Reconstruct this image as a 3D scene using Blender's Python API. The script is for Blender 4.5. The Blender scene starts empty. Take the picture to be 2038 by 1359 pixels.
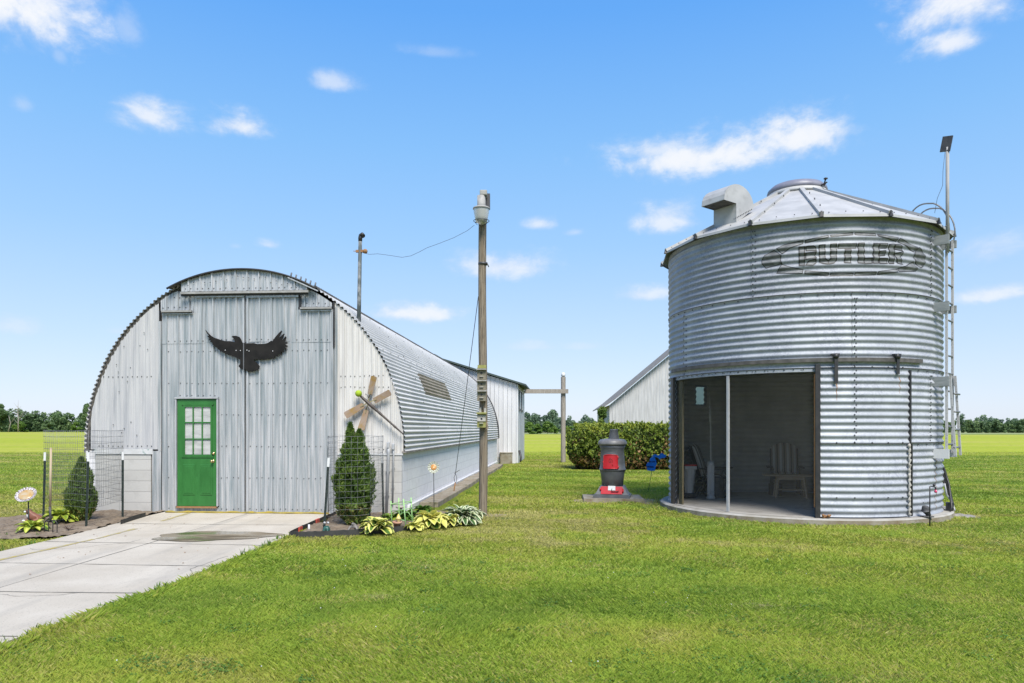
import bpy, bmesh, math, random
import numpy as np
from mathutils import Vector, Matrix, noise as mnoise
random.seed(7); rng = np.random.default_rng(7)
PI = math.pi
sc = bpy.context.scene
COL = sc.collection
R_ = math.radians
# ---------------------------------------------------------------- camera
F, CX, HY, EYE = 1400.0, 1019.0, 853.0, 1.6
cam_d = bpy.data.cameras.new('camera'); cam = bpy.data.objects.new('camera', cam_d); COL.objects.link(cam)
cam.location = (0, 0, EYE); cam.rotation_euler = (PI/2, 0, 0)
cam_d.sensor_width = 36; cam_d.lens = 36*F/2038; cam_d.shift_y = (HY-679.5)/2038
cam_d.clip_start = .1; cam_d.clip_end = 6000
sc.camera = cam

def W(px, py, Y): return Vector(((px-CX)*Y/F, Y, EYE+(HY-py)*Y/F))
def G(px, py, z=0.0):
    Y = (EYE-z)*F/(py-HY); return Vector(((px-CX)*Y/F, Y, z))

# ---------------------------------------------------------------- helpers
def tag(o, label=None, cat=None, group=None, kind=None):
    if label: o['label'] = label
    if cat: o['category'] = cat
    if group: o['group'] = group
    if kind: o['kind'] = kind
    return o
def thing(name, label, cat, loc=(0,0,0), rz=0.0, group=None, kind=None):
    o = bpy.data.objects.new(name, None); COL.objects.link(o)
    o.location = loc; o.rotation_euler = (0,0,rz); o.empty_display_size = .2
    return tag(o, label, cat, group, kind)

class MB:
    def __init__(s): s.v=[]; s.f=[]; s.m=[]; s.a=[]; s.sm=[]
    def add(s, vs, fs, mi=0, a=.5, sm=False):
        o=len(s.v); s.v += [tuple(v) for v in vs]
        s.a += (list(a) if hasattr(a,'__len__') else [a]*len(vs))
        for f in fs: s.f.append(tuple(i+o for i in f)); s.m.append(mi); s.sm.append(sm)
        return s
    def box(s, c, d, mi=0, rot=None, bev=0.0, taper=1.0):
        x,y,z=[k/2 for k in d]
        vs=[Vector((sx*x*(taper if sz>0 else 1),sy*y*(taper if sz>0 else 1),sz*z)) for sz in(-1,1) for sy in(-1,1) for sx in(-1,1)]
        fs=[(0,2,3,1),(4,5,7,6),(0,1,5,4),(2,6,7,3),(1,3,7,5),(0,4,6,2)]
        if bev>0:
            bm=bmesh.new(); bv=[bm.verts.new(v) for v in vs]
            for f in fs: bm.faces.new([bv[i] for i in f])
            bmesh.ops.bevel(bm, geom=bm.edges[:], offset=bev, segments=2, affect='EDGES', profile=.6)
            bm.verts.index_update(); vs=[v.co.copy() for v in bm.verts]; fs=[tuple(v.index for v in f.verts) for f in bm.faces]; bm.free()
        if rot is not None:
            M=rot if isinstance(rot,Matrix) else Matrix.Rotation(rot,3,'Z')
            vs=[M@v for v in vs]
        c=Vector(c); return s.add([v+c for v in vs],fs,mi)
    def bar(s, p0, p1, w, h, mi=0, up=(0,0,1)):
        p0=Vector(p0);p1=Vector(p1);d=(p1-p0);L=d.length;d.normalize()
        u=Vector(up); 
        if abs(d.dot(u))>.99: u=Vector((0,1,0))
        x=d.cross(u).normalized(); z=x.cross(d).normalized()
        M=Matrix((x,d,z)).transposed()
        return s.box((p0+p1)/2,(w,L,h),mi,M)
    def tube(s, pts, r, n=8, mi=0, cap=True, sm=True):
        pts=[Vector(p) for p in pts]; k=len(pts)
        rs=r if hasattr(r,'__len__') else [r]*k
        vs=[];fs=[];prev=None
        for i,p in enumerate(pts):
            t=(pts[min(i+1,k-1)]-pts[max(i-1,0)]).normalized()
            if prev is None:
                u=Vector((0,0,1)) if abs(t.z)<.9 else Vector((1,0,0))
                x=t.cross(u).normalized()
            else:
                x=(prev-t*prev.dot(t)).normalized()
            prev=x; y=t.cross(x)
            for j in range(n):
                a=2*PI*j/n; vs.append(p+(x*math.cos(a)+y*math.sin(a))*rs[i])
        for i in range(k-1):
            for j in range(n): fs.append((i*n+j,i*n+(j+1)%n,(i+1)*n+(j+1)%n,(i+1)*n+j))
        if cap: fs.append(tuple(range(n))[::-1]); fs.append(tuple((k-1)*n+j for j in range(n)))
        return s.add(vs,fs,mi,sm=sm)
    def lathe(s, prof, c=(0,0,0), n=32, mi=0, M=None, sm=True, cap=True):
        vs=[];fs=[];c=Vector(c);k=len(prof)
        for (r,z) in prof:
            for j in range(n):
                a=2*PI*j/n; v=Vector((r*math.cos(a),r*math.sin(a),z))
                vs.append((M@v if M is not None else v)+c)
        for i in range(k-1):
            for j in range(n): fs.append((i*n+j,i*n+(j+1)%n,(i+1)*n+(j+1)%n,(i+1)*n+j))
        if cap: fs.append(tuple(range(n))[::-1]); fs.append(tuple((k-1)*n+j for j in range(n)))
        return s.add(vs,fs,mi,sm=sm)
    def ball(s, c, r, mi=0, n=12):
        r=Vector(r) if hasattr(r,'__len__') else Vector((r,r,r)); c=Vector(c)
        vs=[c+Vector((0,0,-r.z))];fs=[];rows=n//2
        for i in range(1,rows):
            t=PI*i/rows-PI/2
            for j in range(n):
                a=2*PI*j/n; vs.append(c+Vector((r.x*math.cos(t)*math.cos(a),r.y*math.cos(t)*math.sin(a),r.z*math.sin(t))))
        vs.append(c+Vector((0,0,r.z)))
        for j in range(n): fs.append((0,1+(j+1)%n,1+j))
        for i in range(rows-2):
            for j in range(n): fs.append((1+i*n+j,1+i*n+(j+1)%n,1+(i+1)*n+(j+1)%n,1+(i+1)*n+j))
        t=len(vs)-1
        for j in range(n): fs.append((t,1+(rows-2)*n+j,1+(rows-2)*n+(j+1)%n))
        return s.add(vs,fs,mi,sm=True)
    def grid(s, fn, nu, nv, mi=0, sm=True, skip=None):
        vs=[fn(i/nu,j/nv) for j in range(nv+1) for i in range(nu+1)]
        fs=[(j*(nu+1)+i,j*(nu+1)+i+1,(j+1)*(nu+1)+i+1,(j+1)*(nu+1)+i) for j in range(nv) for i in range(nu) if not(skip and skip((i+.5)/nu,(j+.5)/nv))]
        return s.add(vs,fs,mi,sm=sm)
    def prism(s, poly, fn0, fn1, mi=0):
        """poly: 2-D outline; fn0/fn1 map (u,v) to the front and back point"""
        from mathutils.geometry import tessellate_polygon
        tris=[tuple(t) for t in tessellate_polygon([[Vector((p[0],p[1],0)) for p in poly]])]
        n=len(poly); vs=[fn0(*p) for p in poly]+[fn1(*p) for p in poly]
        fs=[t for t in tris]+[tuple(i+n for i in t[::-1]) for t in tris]+[(i,(i+1)%n,n+(i+1)%n,n+i) for i in range(n)]
        return s.add(vs,fs,mi)
    def disc(s, c, nrm, r, h, mi=0, n=6):
        nrm=Vector(nrm).normalized(); c=Vector(c)
        return s.tube([c,c+nrm*h],[r,r*.75],n,mi,sm=False)
    def build(s, name, mats, parent=None, attr=False, smooth=None):
        me=bpy.data.meshes.new(name); me.from_pydata(s.v,[],s.f)
        mats=mats if isinstance(mats,(list,tuple)) else [mats]
        for m in mats: me.materials.append(m)
        me.polygons.foreach_set('material_index',s.m)
        me.polygons.foreach_set('use_smooth',[smooth if smooth is not None else b for b in s.sm])
        if attr:
            at=me.attributes.new('var','FLOAT','POINT'); at.data.foreach_set('value',s.a)
        bm=bmesh.new(); bm.from_mesh(me); 
        if len(s.f)<60000 and not attr: bmesh.ops.recalc_face_normals(bm,faces=bm.faces[:])
        bm.to_mesh(me); bm.free(); me.update()
        o=bpy.data.objects.new(name,me); COL.objects.link(o)
        if parent is not None: o.parent=parent
        return o

def npmesh(name, co, nper, mats, parent=None, var=None, tip=None, mi=None, smooth=False):
    """co: (N*nper,3) verts, every nper verts one face"""
    me=bpy.data.meshes.new(name); n=len(co); nf=n//nper
    me.vertices.add(n); me.vertices.foreach_set('co',co.astype(np.float32).ravel())
    me.loops.add(n); me.loops.foreach_set('vertex_index',np.arange(n,dtype=np.int32))
    me.polygons.add(nf); me.polygons.foreach_set('loop_start',np.arange(0,n,nper,dtype=np.int32))
    mats=mats if isinstance(mats,(list,tuple)) else [mats]
    for m in mats: me.materials.append(m)
    if mi is not None: me.polygons.foreach_set('material_index',mi.astype(np.int32))
    if var is not None:
        a=me.attributes.new('var','FLOAT','POINT'); a.data.foreach_set('value',np.repeat(var,nper).astype(np.float32))
    if tip is not None:
        a=me.attributes.new('tip','FLOAT','POINT'); a.data.foreach_set('value',tip.astype(np.float32))
    me.update(calc_edges=True); me.validate()
    o=bpy.data.objects.new(name,me); COL.objects.link(o)
    if parent is not None: o.parent=parent
    return o

def skin(name, pts, edges, radii, mat, parent, lv=2):
    me=bpy.data.meshes.new(name); me.from_pydata(pts,edges,[]); me.materials.append(mat)
    o=bpy.data.objects.new(name,me); COL.objects.link(o); o.parent=parent
    m=o.modifiers.new('skin','SKIN'); m.use_smooth_shade=True
    for i,r in enumerate(radii):
        d=me.skin_vertices[0].data[i]; d.radius=(r if hasattr(r,'__len__') else (r,r)); d.use_root=(i==0)
    s=o.modifiers.new('sub','SUBSURF'); s.levels=lv; s.render_levels=lv
    return o

def vnoise(x, y, scale, seed):
    r=np.random.default_rng(seed); g=r.random((256,256)); X=x/scale+1000; Y=y/scale+1000
    xi=np.floor(X).astype(int); yi=np.floor(Y).astype(int); fx=X-xi; fy=Y-yi
    fx=fx*fx*(3-2*fx); fy=fy*fy*(3-2*fy); xi%=255; yi%=255
    return (g[xi,yi]*(1-fx)+g[xi+1,yi]*fx)*(1-fy)+(g[xi,yi+1]*(1-fx)+g[xi+1,yi+1]*fx)*fy

# ---------------------------------------------------------------- materials
def newmat(name):
    m=bpy.data.materials.new(name); m.use_nodes=True; nt=m.node_tree
    return m, nt, nt.nodes['Principled BSDF'], nt.nodes['Material Output']
def ramp(nt, fac, stops):
    r=nt.nodes.new('ShaderNodeValToRGB'); e=r.color_ramp.elements
    while len(e)<len(stops): e.new(.5)
    for k,(p,c) in enumerate(stops): e[k].position=p; e[k].color=(*c,1) if len(c)==3 else c
    nt.links.new(fac,r.inputs[0]); return r.outputs[0]
def coords(nt, scale=(1,1,1), kind='Object'):
    t=nt.nodes.new('ShaderNodeTexCoord'); mp=nt.nodes.new('ShaderNodeMapping'); mp.inputs['Scale'].default_value=scale
    nt.links.new(t.outputs[kind],mp.inputs['Vector']); return mp.outputs[0]
def ntex(nt, vec, scale, detail=4, rough=.55, dist=0.0):
    n=nt.nodes.new('ShaderNodeTexNoise'); n.inputs['Scale'].default_value=scale; n.inputs['Detail'].default_value=detail
    n.inputs['Roughness'].default_value=rough; n.inputs['Distortion'].default_value=dist
    nt.links.new(vec,n.inputs['Vector']); return n.outputs['Fac']
def mixc(nt, fac, a, b, mode='MIX'):
    m=nt.nodes.new('ShaderNodeMix'); m.data_type='RGBA'; m.blend_type=mode
    if isinstance(fac,(int,float)): m.inputs[0].default_value=fac
    else: nt.links.new(fac,m.inputs[0])
    for k,v in ((6,a),(7,b)):
        if isinstance(v,tuple): m.inputs[k].default_value=(*v,1)
        else: nt.links.new(v,m.inputs[k])
    return m.outputs[2]
def bump(nt, h, bs, strength=.3, dist=.01):
    b=nt.nodes.new('ShaderNodeBump'); b.inputs['Strength'].default_value=strength; b.inputs['Distance'].default_value=dist
    nt.links.new(h,b.inputs['Height']); nt.links.new(b.outputs[0],bs.inputs['Normal'])
def pm(name, c1, c2=None, rough=.6, metal=0.0, scale=6, stretch=(1,1,1), lo=.35, hi=.65, c3=None, s3=30, st3=None, lo3=.55, hi3=.7, bmp=0.0, bs_=40, bd=.005, spec=.5):
    dm=lambda c: c if (c is None or max(c)<.28) else tuple(k*.80 for k in c)
    c1,c2,c3=dm(c1),dm(c2),dm(c3)
    m,nt,b,o=newmat(name); b.inputs['Roughness'].default_value=rough; b.inputs['Metallic'].default_value=metal
    b.inputs['Specular IOR Level'].default_value=spec
    if c2 is None: b.inputs['Base Color'].default_value=(*c1,1)
    else:
        v=coords(nt,stretch); c=ramp(nt,ntex(nt,v,scale),[(lo,c1),(hi,c2)])
        if c3 is not None:
            v3=coords(nt,st3 or stretch); f=ramp(nt,ntex(nt,v3,s3,5,.65),[(lo3,(0,0,0)),(hi3,(1,1,1))])
            c=mixc(nt,f,c,c3)
        nt.links.new(c,b.inputs['Base Color'])
    if bmp>0: bump(nt,ntex(nt,coords(nt,stretch),bs_,5,.6),b,bmp,bd)
    return m
def leafmat(name, stops, trans=.35, rough=.55, noisecol=None, nscale=1.0):
    m,nt,b,o=newmat(name); nt.nodes.remove(b)
    a=nt.nodes.new('ShaderNodeAttribute'); a.attribute_name='var'
    c=ramp(nt,a.outputs['Fac'],stops)
    if noisecol:
        f=ramp(nt,ntex(nt,coords(nt),nscale,3),[(.45,(0,0,0)),(.62,(1,1,1))]); c=mixc(nt,f,c,noisecol)
    d=nt.nodes.new('ShaderNodeBsdfPrincipled'); d.inputs['Roughness'].default_value=rough; d.inputs['Specular IOR Level'].default_value=.25
    t=nt.nodes.new('ShaderNodeBsdfTranslucent'); x=nt.nodes.new('ShaderNodeMixShader'); x.inputs[0].default_value=trans
    nt.links.new(c,d.inputs['Base Color']); nt.links.new(c,t.inputs['Color'])
    nt.links.new(d.outputs[0],x.inputs[1]); nt.links.new(t.outputs[0],x.inputs[2]); nt.links.new(x.outputs[0],o.inputs[0])
    return m

M={}
M['dark']=pm('dark_fastener',(.05,.05,.055),rough=.5)
M['black']=pm('black_metal',(.018,.018,.02),(.035,.032,.03),rough=.45,scale=9)
M['tar']=pm('tar_edge',(.035,.033,.03),(.10,.09,.075),rough=.8,scale=12)  # dark roof edges; also painted shade behind the doors and in the vent
M['galv_door']=pm('galvanised_door_sheet',(.33,.365,.38),(.60,.60,.605),rough=.42,metal=.2,scale=5,stretch=(3.6,3,.14),lo=.36,hi=.62,c3=(.19,.24,.255),s3=4,st3=(5.5,3,.20),lo3=.52,hi3=.72,bmp=.12,bs_=5,bd=.02)
M['roofgrey2']=pm('grey_track_steel',(.24,.235,.22),(.40,.395,.38),rough=.6,scale=8)
M['galv_top']=pm('galvanised_header_sheet',(.38,.41,.43),(.62,.62,.63),rough=.45,metal=.2,scale=5,stretch=(4.5,3,.3),c3=(.21,.255,.27),s3=5,st3=(6,3,.3))
M['siding']=pm('chalky_siding',(.50,.50,.51),(.59,.585,.58),rough=.65,scale=4,stretch=(3,3,.2),c3=(.36,.37,.39),s3=4,st3=(4.5,3,.18),lo3=.5,hi3=.72)
M['siding_white']=pm('white_siding',(.62,.60,.57),(.74,.72,.69),rough=.6,scale=4,stretch=(4,3,.3),c3=(.50,.46,.40),s3=6,st3=(5,3,.6),lo3=.6,hi3=.8)
M['roof_white']=pm('white_roof_paint',(.66,.645,.62),(.76,.74,.71),rough=.75,scale=1.2,stretch=(1,.6,1),c3=(.55,.54,.52),s3=3,st3=(1.5,.25,1.5),lo3=.58,hi3=.78)
M['fibre']=pm('weathered_fibreglass_sheet',(.30,.24,.16),(.44,.37,.27),rough=.6,scale=4,stretch=(1,.5,1),c3=(.18,.13,.08),s3=8)
M['silo']=None
M['green']=pm('green_door_paint',(.02,.115,.021),(.031,.155,.032),rough=.42,scale=3,stretch=(2,2,.6),c3=(.016,.09,.017),s3=5,lo3=.55,hi3=.8,bmp=.05,bs_=60)
M['green_edge']=pm('pale_green_moulding',(.10,.33,.10),rough=.45)
M['brass']=pm('brass',(.65,.5,.25),rough=.25,metal=.9)
M['blind']=None
M['wood_grey']=pm('weathered_wood',(.22,.19,.15),(.42,.38,.33),rough=.85,scale=5,stretch=(9,9,.5),c3=(.07,.06,.05),s3=6,st3=(12,12,.6),lo3=.57,hi3=.66,bmp=.6,bs_=9,bd=.01)
M['wood_low']=pm('mossy_wood',(.16,.125,.06),(.30,.25,.14),rough=.85,scale=5,stretch=(9,9,.5),c3=(.06,.05,.03),s3=6,st3=(12,12,.6),lo3=.57,hi3=.66,bmp=.6,bs_=9,bd=.01)
M['wood_box']=pm('birdhouse_wood',(.16,.14,.10),(.28,.25,.19),rough=.85,scale=9,stretch=(3,3,1),c3=(.12,.14,.05),s3=9)
M['wood_pale']=pm('birdhouse_roof_wood',(.38,.36,.31),(.52,.5,.46),rough=.85,scale=9,stretch=(1,3,3))
M['wood_moss']=pm('moss_covered_wood',(.16,.17,.04),(.27,.26,.09),rough=.9,scale=9)
M['handle']=pm('ash_handle',(.42,.32,.2),(.55,.44,.3),rough=.7,scale=5,stretch=(6,6,.5))
M['conc_plain']=pm('driveway_concrete',(.355,.325,.285),(.42,.39,.35),rough=.85,scale=1.3,c3=(.29,.275,.25),s3=4,lo3=.56,hi3=.8,bmp=.15,bs_=120,bd=.003)
def concmat():
    m,nt,b,o=newmat('driveway_concrete')
    c=ramp(nt,ntex(nt,coords(nt),1.1,5,.6),[(.34,(.395,.35,.28)),(.66,(.475,.43,.355))])
    f=ramp(nt,ntex(nt,coords(nt,(1,.35,1)),2.2,6,.7),[(.55,(0,0,0)),(.78,(.7,.7,.7))]); c=mixc(nt,f,c,(.29,.265,.225))
    f=ramp(nt,ntex(nt,coords(nt,(2.2,.16,1)),1.3,4,.6),[(.54,(0,0,0)),(.70,(.45,.45,.45))]); c=mixc(nt,f,c,(.28,.26,.225))
    f=ramp(nt,ntex(nt,coords(nt),65,3,.6),[(.60,(0,0,0)),(.70,(.8,.8,.8))]); c=mixc(nt,f,c,(.20,.18,.15))
    f=ramp(nt,ntex(nt,coords(nt),8,6,.75),[(.66,(0,0,0)),(.72,(.8,.8,.8))]); c=mixc(nt,f,c,(.16,.14,.11))
    nt.links.new(c,b.inputs['Base Color']); b.inputs['Roughness'].default_value=.9
    bump(nt,ntex(nt,coords(nt),120,4,.6),b,.25,.003); return m
M['conc']=concmat()
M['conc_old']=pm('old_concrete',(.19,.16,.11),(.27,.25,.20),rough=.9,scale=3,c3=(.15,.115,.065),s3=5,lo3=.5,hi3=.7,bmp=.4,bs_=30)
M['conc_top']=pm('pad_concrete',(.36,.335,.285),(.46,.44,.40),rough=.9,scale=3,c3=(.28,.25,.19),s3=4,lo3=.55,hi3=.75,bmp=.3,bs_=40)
M['yellow']=pm('worn_yellow_paint',(.46,.36,.09),(.40,.36,.25),rough=.8,scale=14,lo=.4,hi=.6)
M['yellow_strip']=pm('yellow_threshold',(.42,.31,.03),(.22,.18,.05),rough=.7,scale=10)
M['white']=pm('white_enamel',(.72,.72,.72),(.78,.78,.77),rough=.45,scale=8)
M['grey_pvc']=pm('grey_conduit',(.40,.41,.42),(.48,.49,.5),rough=.55,scale=7)
M['cast']=pm('cast_iron_grey',(.085,.09,.097),(.13,.133,.14),rough=.5,scale=5,bmp=.15,bs_=50)
M['cast_lid']=pm('cast_iron_lid',(.12,.12,.125),(.2,.195,.19),rough=.45,scale=6)
M['red']=pm('red_enamel',(.55,.012,.018),(.62,.02,.028),rough=.35,scale=9)
M['blue']=pm('blue_sign',(.018,.25,.90),(.025,.29,.95),rough=.4,scale=4)
M['navy']=pm('navy_letter',(.01,.015,.07),rough=.5)
M['rust']=pm('rust',(.25,.12,.05),(.36,.2,.09),rough=.9,scale=20)
M['dirt']=pm('bed_soil',(.17,.125,.08),(.29,.23,.165),rough=.95,scale=4,c3=(.09,.065,.045),s3=14,lo3=.5,hi3=.66,bmp=.9,bs_=22,bd=.03)
M['edging']=pm('black_edging',(.022,.022,.022),(.045,.043,.04),rough=.7,scale=9)
M['clay']=pm('terracotta',(.50,.25,.15),(.62,.40,.3),rough=.85,scale=10)
M['amber']=pm('amber_glass',(.62,.26,.06),(.72,.45,.2),rough=.25,scale=14)
M['frog']=pm('green_glaze',(.02,.075,.06),(.035,.11,.085),rough=.3,scale=6)
M['stone']=pm('grey_stone',(.16,.15,.14),(.27,.25,.23),rough=.9,scale=8,bmp=.5)
M['owl']=pm('dark_owl_figure',(.04,.04,.045),(.09,.09,.09),rough=.7,scale=20,bmp=.4)
M['brown_dog']=pm('brown_dog_figure',(.16,.06,.035),(.24,.1,.06),rough=.55,scale=5)
M['trel']=pm('green_trellis',(.28,.55,.16),(.42,.66,.3),rough=.6,scale=10)
M['ball']=pm('tennis_ball',(.36,.50,.02),rough=.8,bmp=.3,bs_=200)
M['blade']=pm('faded_fan_blade',(.30,.20,.125),(.36,.27,.2),rough=.6,scale=3,c3=(.33,.20,.05),s3=3.5,lo3=.52,hi3=.66)
M['leg_dark']=pm('dark_turned_wood',(.03,.022,.018),(.06,.045,.035),rough=.5,scale=8)
M['tee']=pm('green_black_post',(.012,.02,.018),(.025,.035,.03),rough=.5,scale=20)
M['wire']=pm('galvanised_wire',(.16,.17,.17),(.25,.25,.25),rough=.5,metal=.5,scale=20)
M['barn']=pm('weathered_white_boards',(.50,.495,.49),(.62,.615,.61),rough=.85,scale=2,stretch=(5,5,.5),c3=(.27,.26,.25),s3=3,st3=(9,9,.35),lo3=.52,hi3=.78)
M['barn2']=pm('white_barn_metal',(.66,.66,.67),(.76,.76,.77),rough=.55,scale=2,stretch=(3,3,.4))
M['roofdark']=pm('dark_green_roof_trim',(.03,.05,.045),(.055,.075,.065),rough=.6,scale=5)
M['roofgrey']=pm('worn_roof_edge',(.13,.12,.105),(.24,.22,.2),rough=.85,scale=5)
M['bark']=pm('bark',(.07,.05,.035),(.14,.11,.085),rough=.95,scale=6,stretch=(4,4,1),bmp=.5)
M['deadwood']=pm('dead_wood',(.26,.23,.2),(.4,.36,.33),rough=.9,scale=5)
M['cush']=None
M['patio_wood']=pm('table_wood',(.62,.45,.30),(.78,.60,.42),rough=.6,scale=5,stretch=(1,8,8))
M['chair_dark']=pm('dark_chair_frame',(.075,.072,.065),(.12,.115,.105),rough=.6,scale=6)
M['bag']=pm('white_liner_bag',(.62,.62,.6),(.75,.75,.74),rough=.5,scale=4,stretch=(8,8,1))
M['solar']=pm('dark_panel_back',(.03,.027,.025),(.055,.05,.045),rough=.4,scale=10)
M['lidgrey']=pm('purple_grey_lid',(.15,.15,.19),(.21,.21,.25),rough=.45,scale=5)

def silomat(kk=1.0):
    m,nt,b,o=newmat('galvanised_silo_sheet')
    v=coords(nt,(1,1,1)); vo=nt.nodes.new('ShaderNodeTexVoronoi'); vo.inputs['Scale'].default_value=42; nt.links.new(v,vo.inputs['Vector'])
    sep=nt.nodes.new('ShaderNodeSeparateColor'); nt.links.new(vo.outputs['Color'],sep.inputs[0])
    c=ramp(nt,sep.outputs[0],[(0,(.245,.26,.30)),(1,(.375,.39,.425))])
    f=ramp(nt,ntex(nt,coords(nt,(1,1,.5)),2.2,5,.6),[(.42,(0,0,0)),(.72,(1,1,1))])
    c=mixc(nt,f,c,(.43,.448,.472))
    f2=ramp(nt,ntex(nt,coords(nt,(3,3,.6)),4,5,.7),[(.60,(0,0,0)),(.8,(1,1,1))])
    c=mixc(nt,f2,c,(.19,.205,.23))
    f4=ramp(nt,ntex(nt,coords(nt,(.5,.5,1.6)),1.1,4,.6),[(.45,(0,0,0)),(.65,(.6,.6,.6))]); c=mixc(nt,f4,c,(.265,.285,.315))
    c=mixc(nt,1.0,c,(kk,kk,kk),'MULTIPLY')
    nt.links.new(c,b.inputs['Base Color']); b.inputs['Metallic'].default_value=.08; b.inputs['Specular IOR Level'].default_value=.35
    r=ramp(nt,sep.outputs[1],[(0,(.52,.52,.52)),(1,(.66,.66,.66))]); nt.links.new(r,b.inputs['Roughness'])
    bump(nt,ntex(nt,v,30,4,.6),b,.08,.004)
    return m
M['silo']=silomat(); M['silo_ring']=[silomat(.98),silomat(1.04),silomat(1.0),silomat(.86)]; M['silo_in']=pm('clean_inner_sheet',(.62,.61,.56),(.74,.73,.68),rough=.55,metal=.1,scale=3)  # last one: pale liner added to bounce light inside the bin
def stripemat():
    m,nt,b,o=newmat('striped_cushion_cloth'); v=coords(nt)
    w=nt.nodes.new('ShaderNodeTexWave'); w.inputs['Scale'].default_value=2.1; w.inputs['Distortion'].default_value=.3; nt.links.new(v,w.inputs['Vector'])
    c=ramp(nt,w.outputs['Fac'],[(.0,(.10,.09,.08)),(.16,(.50,.43,.36)),(.5,(.60,.52,.45)),(.62,(.20,.17,.15)),(.7,(.62,.56,.50)),(.92,(.80,.78,.74))])
    nt.links.new(c,b.inputs['Base Color']); b.inputs['Roughness'].default_value=.9; return m
M['cush']=stripemat()
def blindmat():
    m,nt,b,o=newmat('white_blind_behind_glass'); v=coords(nt)
    w=nt.nodes.new('ShaderNodeTexWave'); w.bands_direction='Z'; w.inputs['Scale'].default_value=14; w.inputs['Distortion'].default_value=.4; w.inputs['Detail Scale'].default_value=.5
    nt.links.new(v,w.inputs['Vector']); c=ramp(nt,w.outputs['Fac'],[(.05,(.22,.23,.22)),(.35,(.46,.46,.44)),(.9,(.58,.58,.56))])
    c=mixc(nt,ramp(nt,ntex(nt,coords(nt,(2,1,6)),2.2,3),[(.45,(0,0,0)),(.7,(.7,.7,.7))]),c,(.25,.26,.25))
    nt.links.new(c,b.inputs['Base Color']); b.inputs['Roughness'].default_value=.25; return m
M['blind']=blindmat()
def blockmat(name, c1, c2, mort, axis, soff=.41):
    m,nt,b,o=newmat(name); t=nt.nodes.new('ShaderNodeTexCoord'); s=nt.nodes.new('ShaderNodeSeparateXYZ'); cb=nt.nodes.new('ShaderNodeCombineXYZ')
    nt.links.new(t.outputs['Object'],s.inputs[0]); nt.links.new(s.outputs[axis],cb.inputs[0]); nt.links.new(s.outputs[2],cb.inputs[1])
    br=nt.nodes.new('ShaderNodeTexBrick'); br.inputs['Scale'].default_value=1; br.inputs['Brick Width'].default_value=soff; br.inputs['Row Height'].default_value=.203
    br.inputs['Mortar Size'].default_value=.006; br.inputs['Mortar Smooth'].default_value=.3
    br.inputs['Color1'].default_value=(*c1,1); br.inputs['Color2'].default_value=(*c2,1); br.inputs['Mortar'].default_value=(*mort,1)
    nt.links.new(cb.outputs[0],br.inputs['Vector'])
    f=ramp(nt,ntex(nt,coords(nt),5,5,.6),[(.5,(0,0,0)),(.8,(1,1,1))])
    c=mixc(nt,f,br.outputs['Color'],tuple(k*.86 for k in c1)); nt.links.new(c,b.inputs['Base Color']); b.inputs['Roughness'].default_value=.85
    mth=nt.nodes.new('ShaderNodeMath'); mth.operation='MULTIPLY_ADD'; mth.inputs[1].default_value=-1.0
    nt.links.new(br.outputs['Fac'],mth.inputs[0]); nt.links.new(ntex(nt,coords(nt),70,3),mth.inputs[2])
    bump(nt,mth.outputs[0],b,.5,.006); return m
M['block_side']=blockmat('white_painted_block',(.74,.725,.735),(.77,.755,.765),(.60,.59,.60),1)
M['block_front']=blockmat('grey_painted_block',(.42,.41,.385),(.46,.45,.425),(.31,.30,.285),0,1.6)
def screenmat():
    m,nt,b,o=newmat('dark_insect_screen'); b.inputs['Base Color'].default_value=(.035,.035,.033,1); b.inputs['Roughness'].default_value=.8
    t=nt.nodes.new('ShaderNodeBsdfTransparent'); x=nt.nodes.new('ShaderNodeMixShader'); x.inputs[0].default_value=.27
    nt.links.new(t.outputs[0],x.inputs[1]); nt.links.new(b.outputs[0],x.inputs[2]); nt.links.new(x.outputs[0],o.inputs[0]); return m
M['screen']=screenmat()
def glassdish():
    m,nt,b,o=newmat('cut_glass_plate'); v=coords(nt)
    f=ramp(nt,ntex(nt,v,45,3),[(.42,(.16,.13,.14)),(.52,(.34,.31,.32)),(.66,(.48,.45,.46))]); nt.links.new(f,b.inputs['Base Color']); b.inputs['Roughness'].default_value=.15
    return m
M['dish']=glassdish()
def clearmat():
    m,nt,b,o=newmat('cloudy_lamp_glass'); b.inputs['Base Color'].default_value=(.42,.43,.41,1); b.inputs['Roughness'].default_value=.3; b.inputs['Transmission Weight'].default_value=.2
    return m
M['lens']=clearmat()
def clearplate():
    m,nt,b,o=newmat('clear_glass_petals'); b.inputs['Base Color'].default_value=(.46,.48,.34,1); b.inputs['Roughness'].default_value=.12
    t=nt.nodes.new('ShaderNodeBsdfTransparent'); x=nt.nodes.new('ShaderNodeMixShader'); x.inputs[0].default_value=.55
    nt.links.new(t.outputs[0],x.inputs[1]); nt.links.new(b.outputs[0],x.inputs[2]); nt.links.new(x.outputs[0],o.inputs[0]); return m
M['petal']=clearplate()
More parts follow.
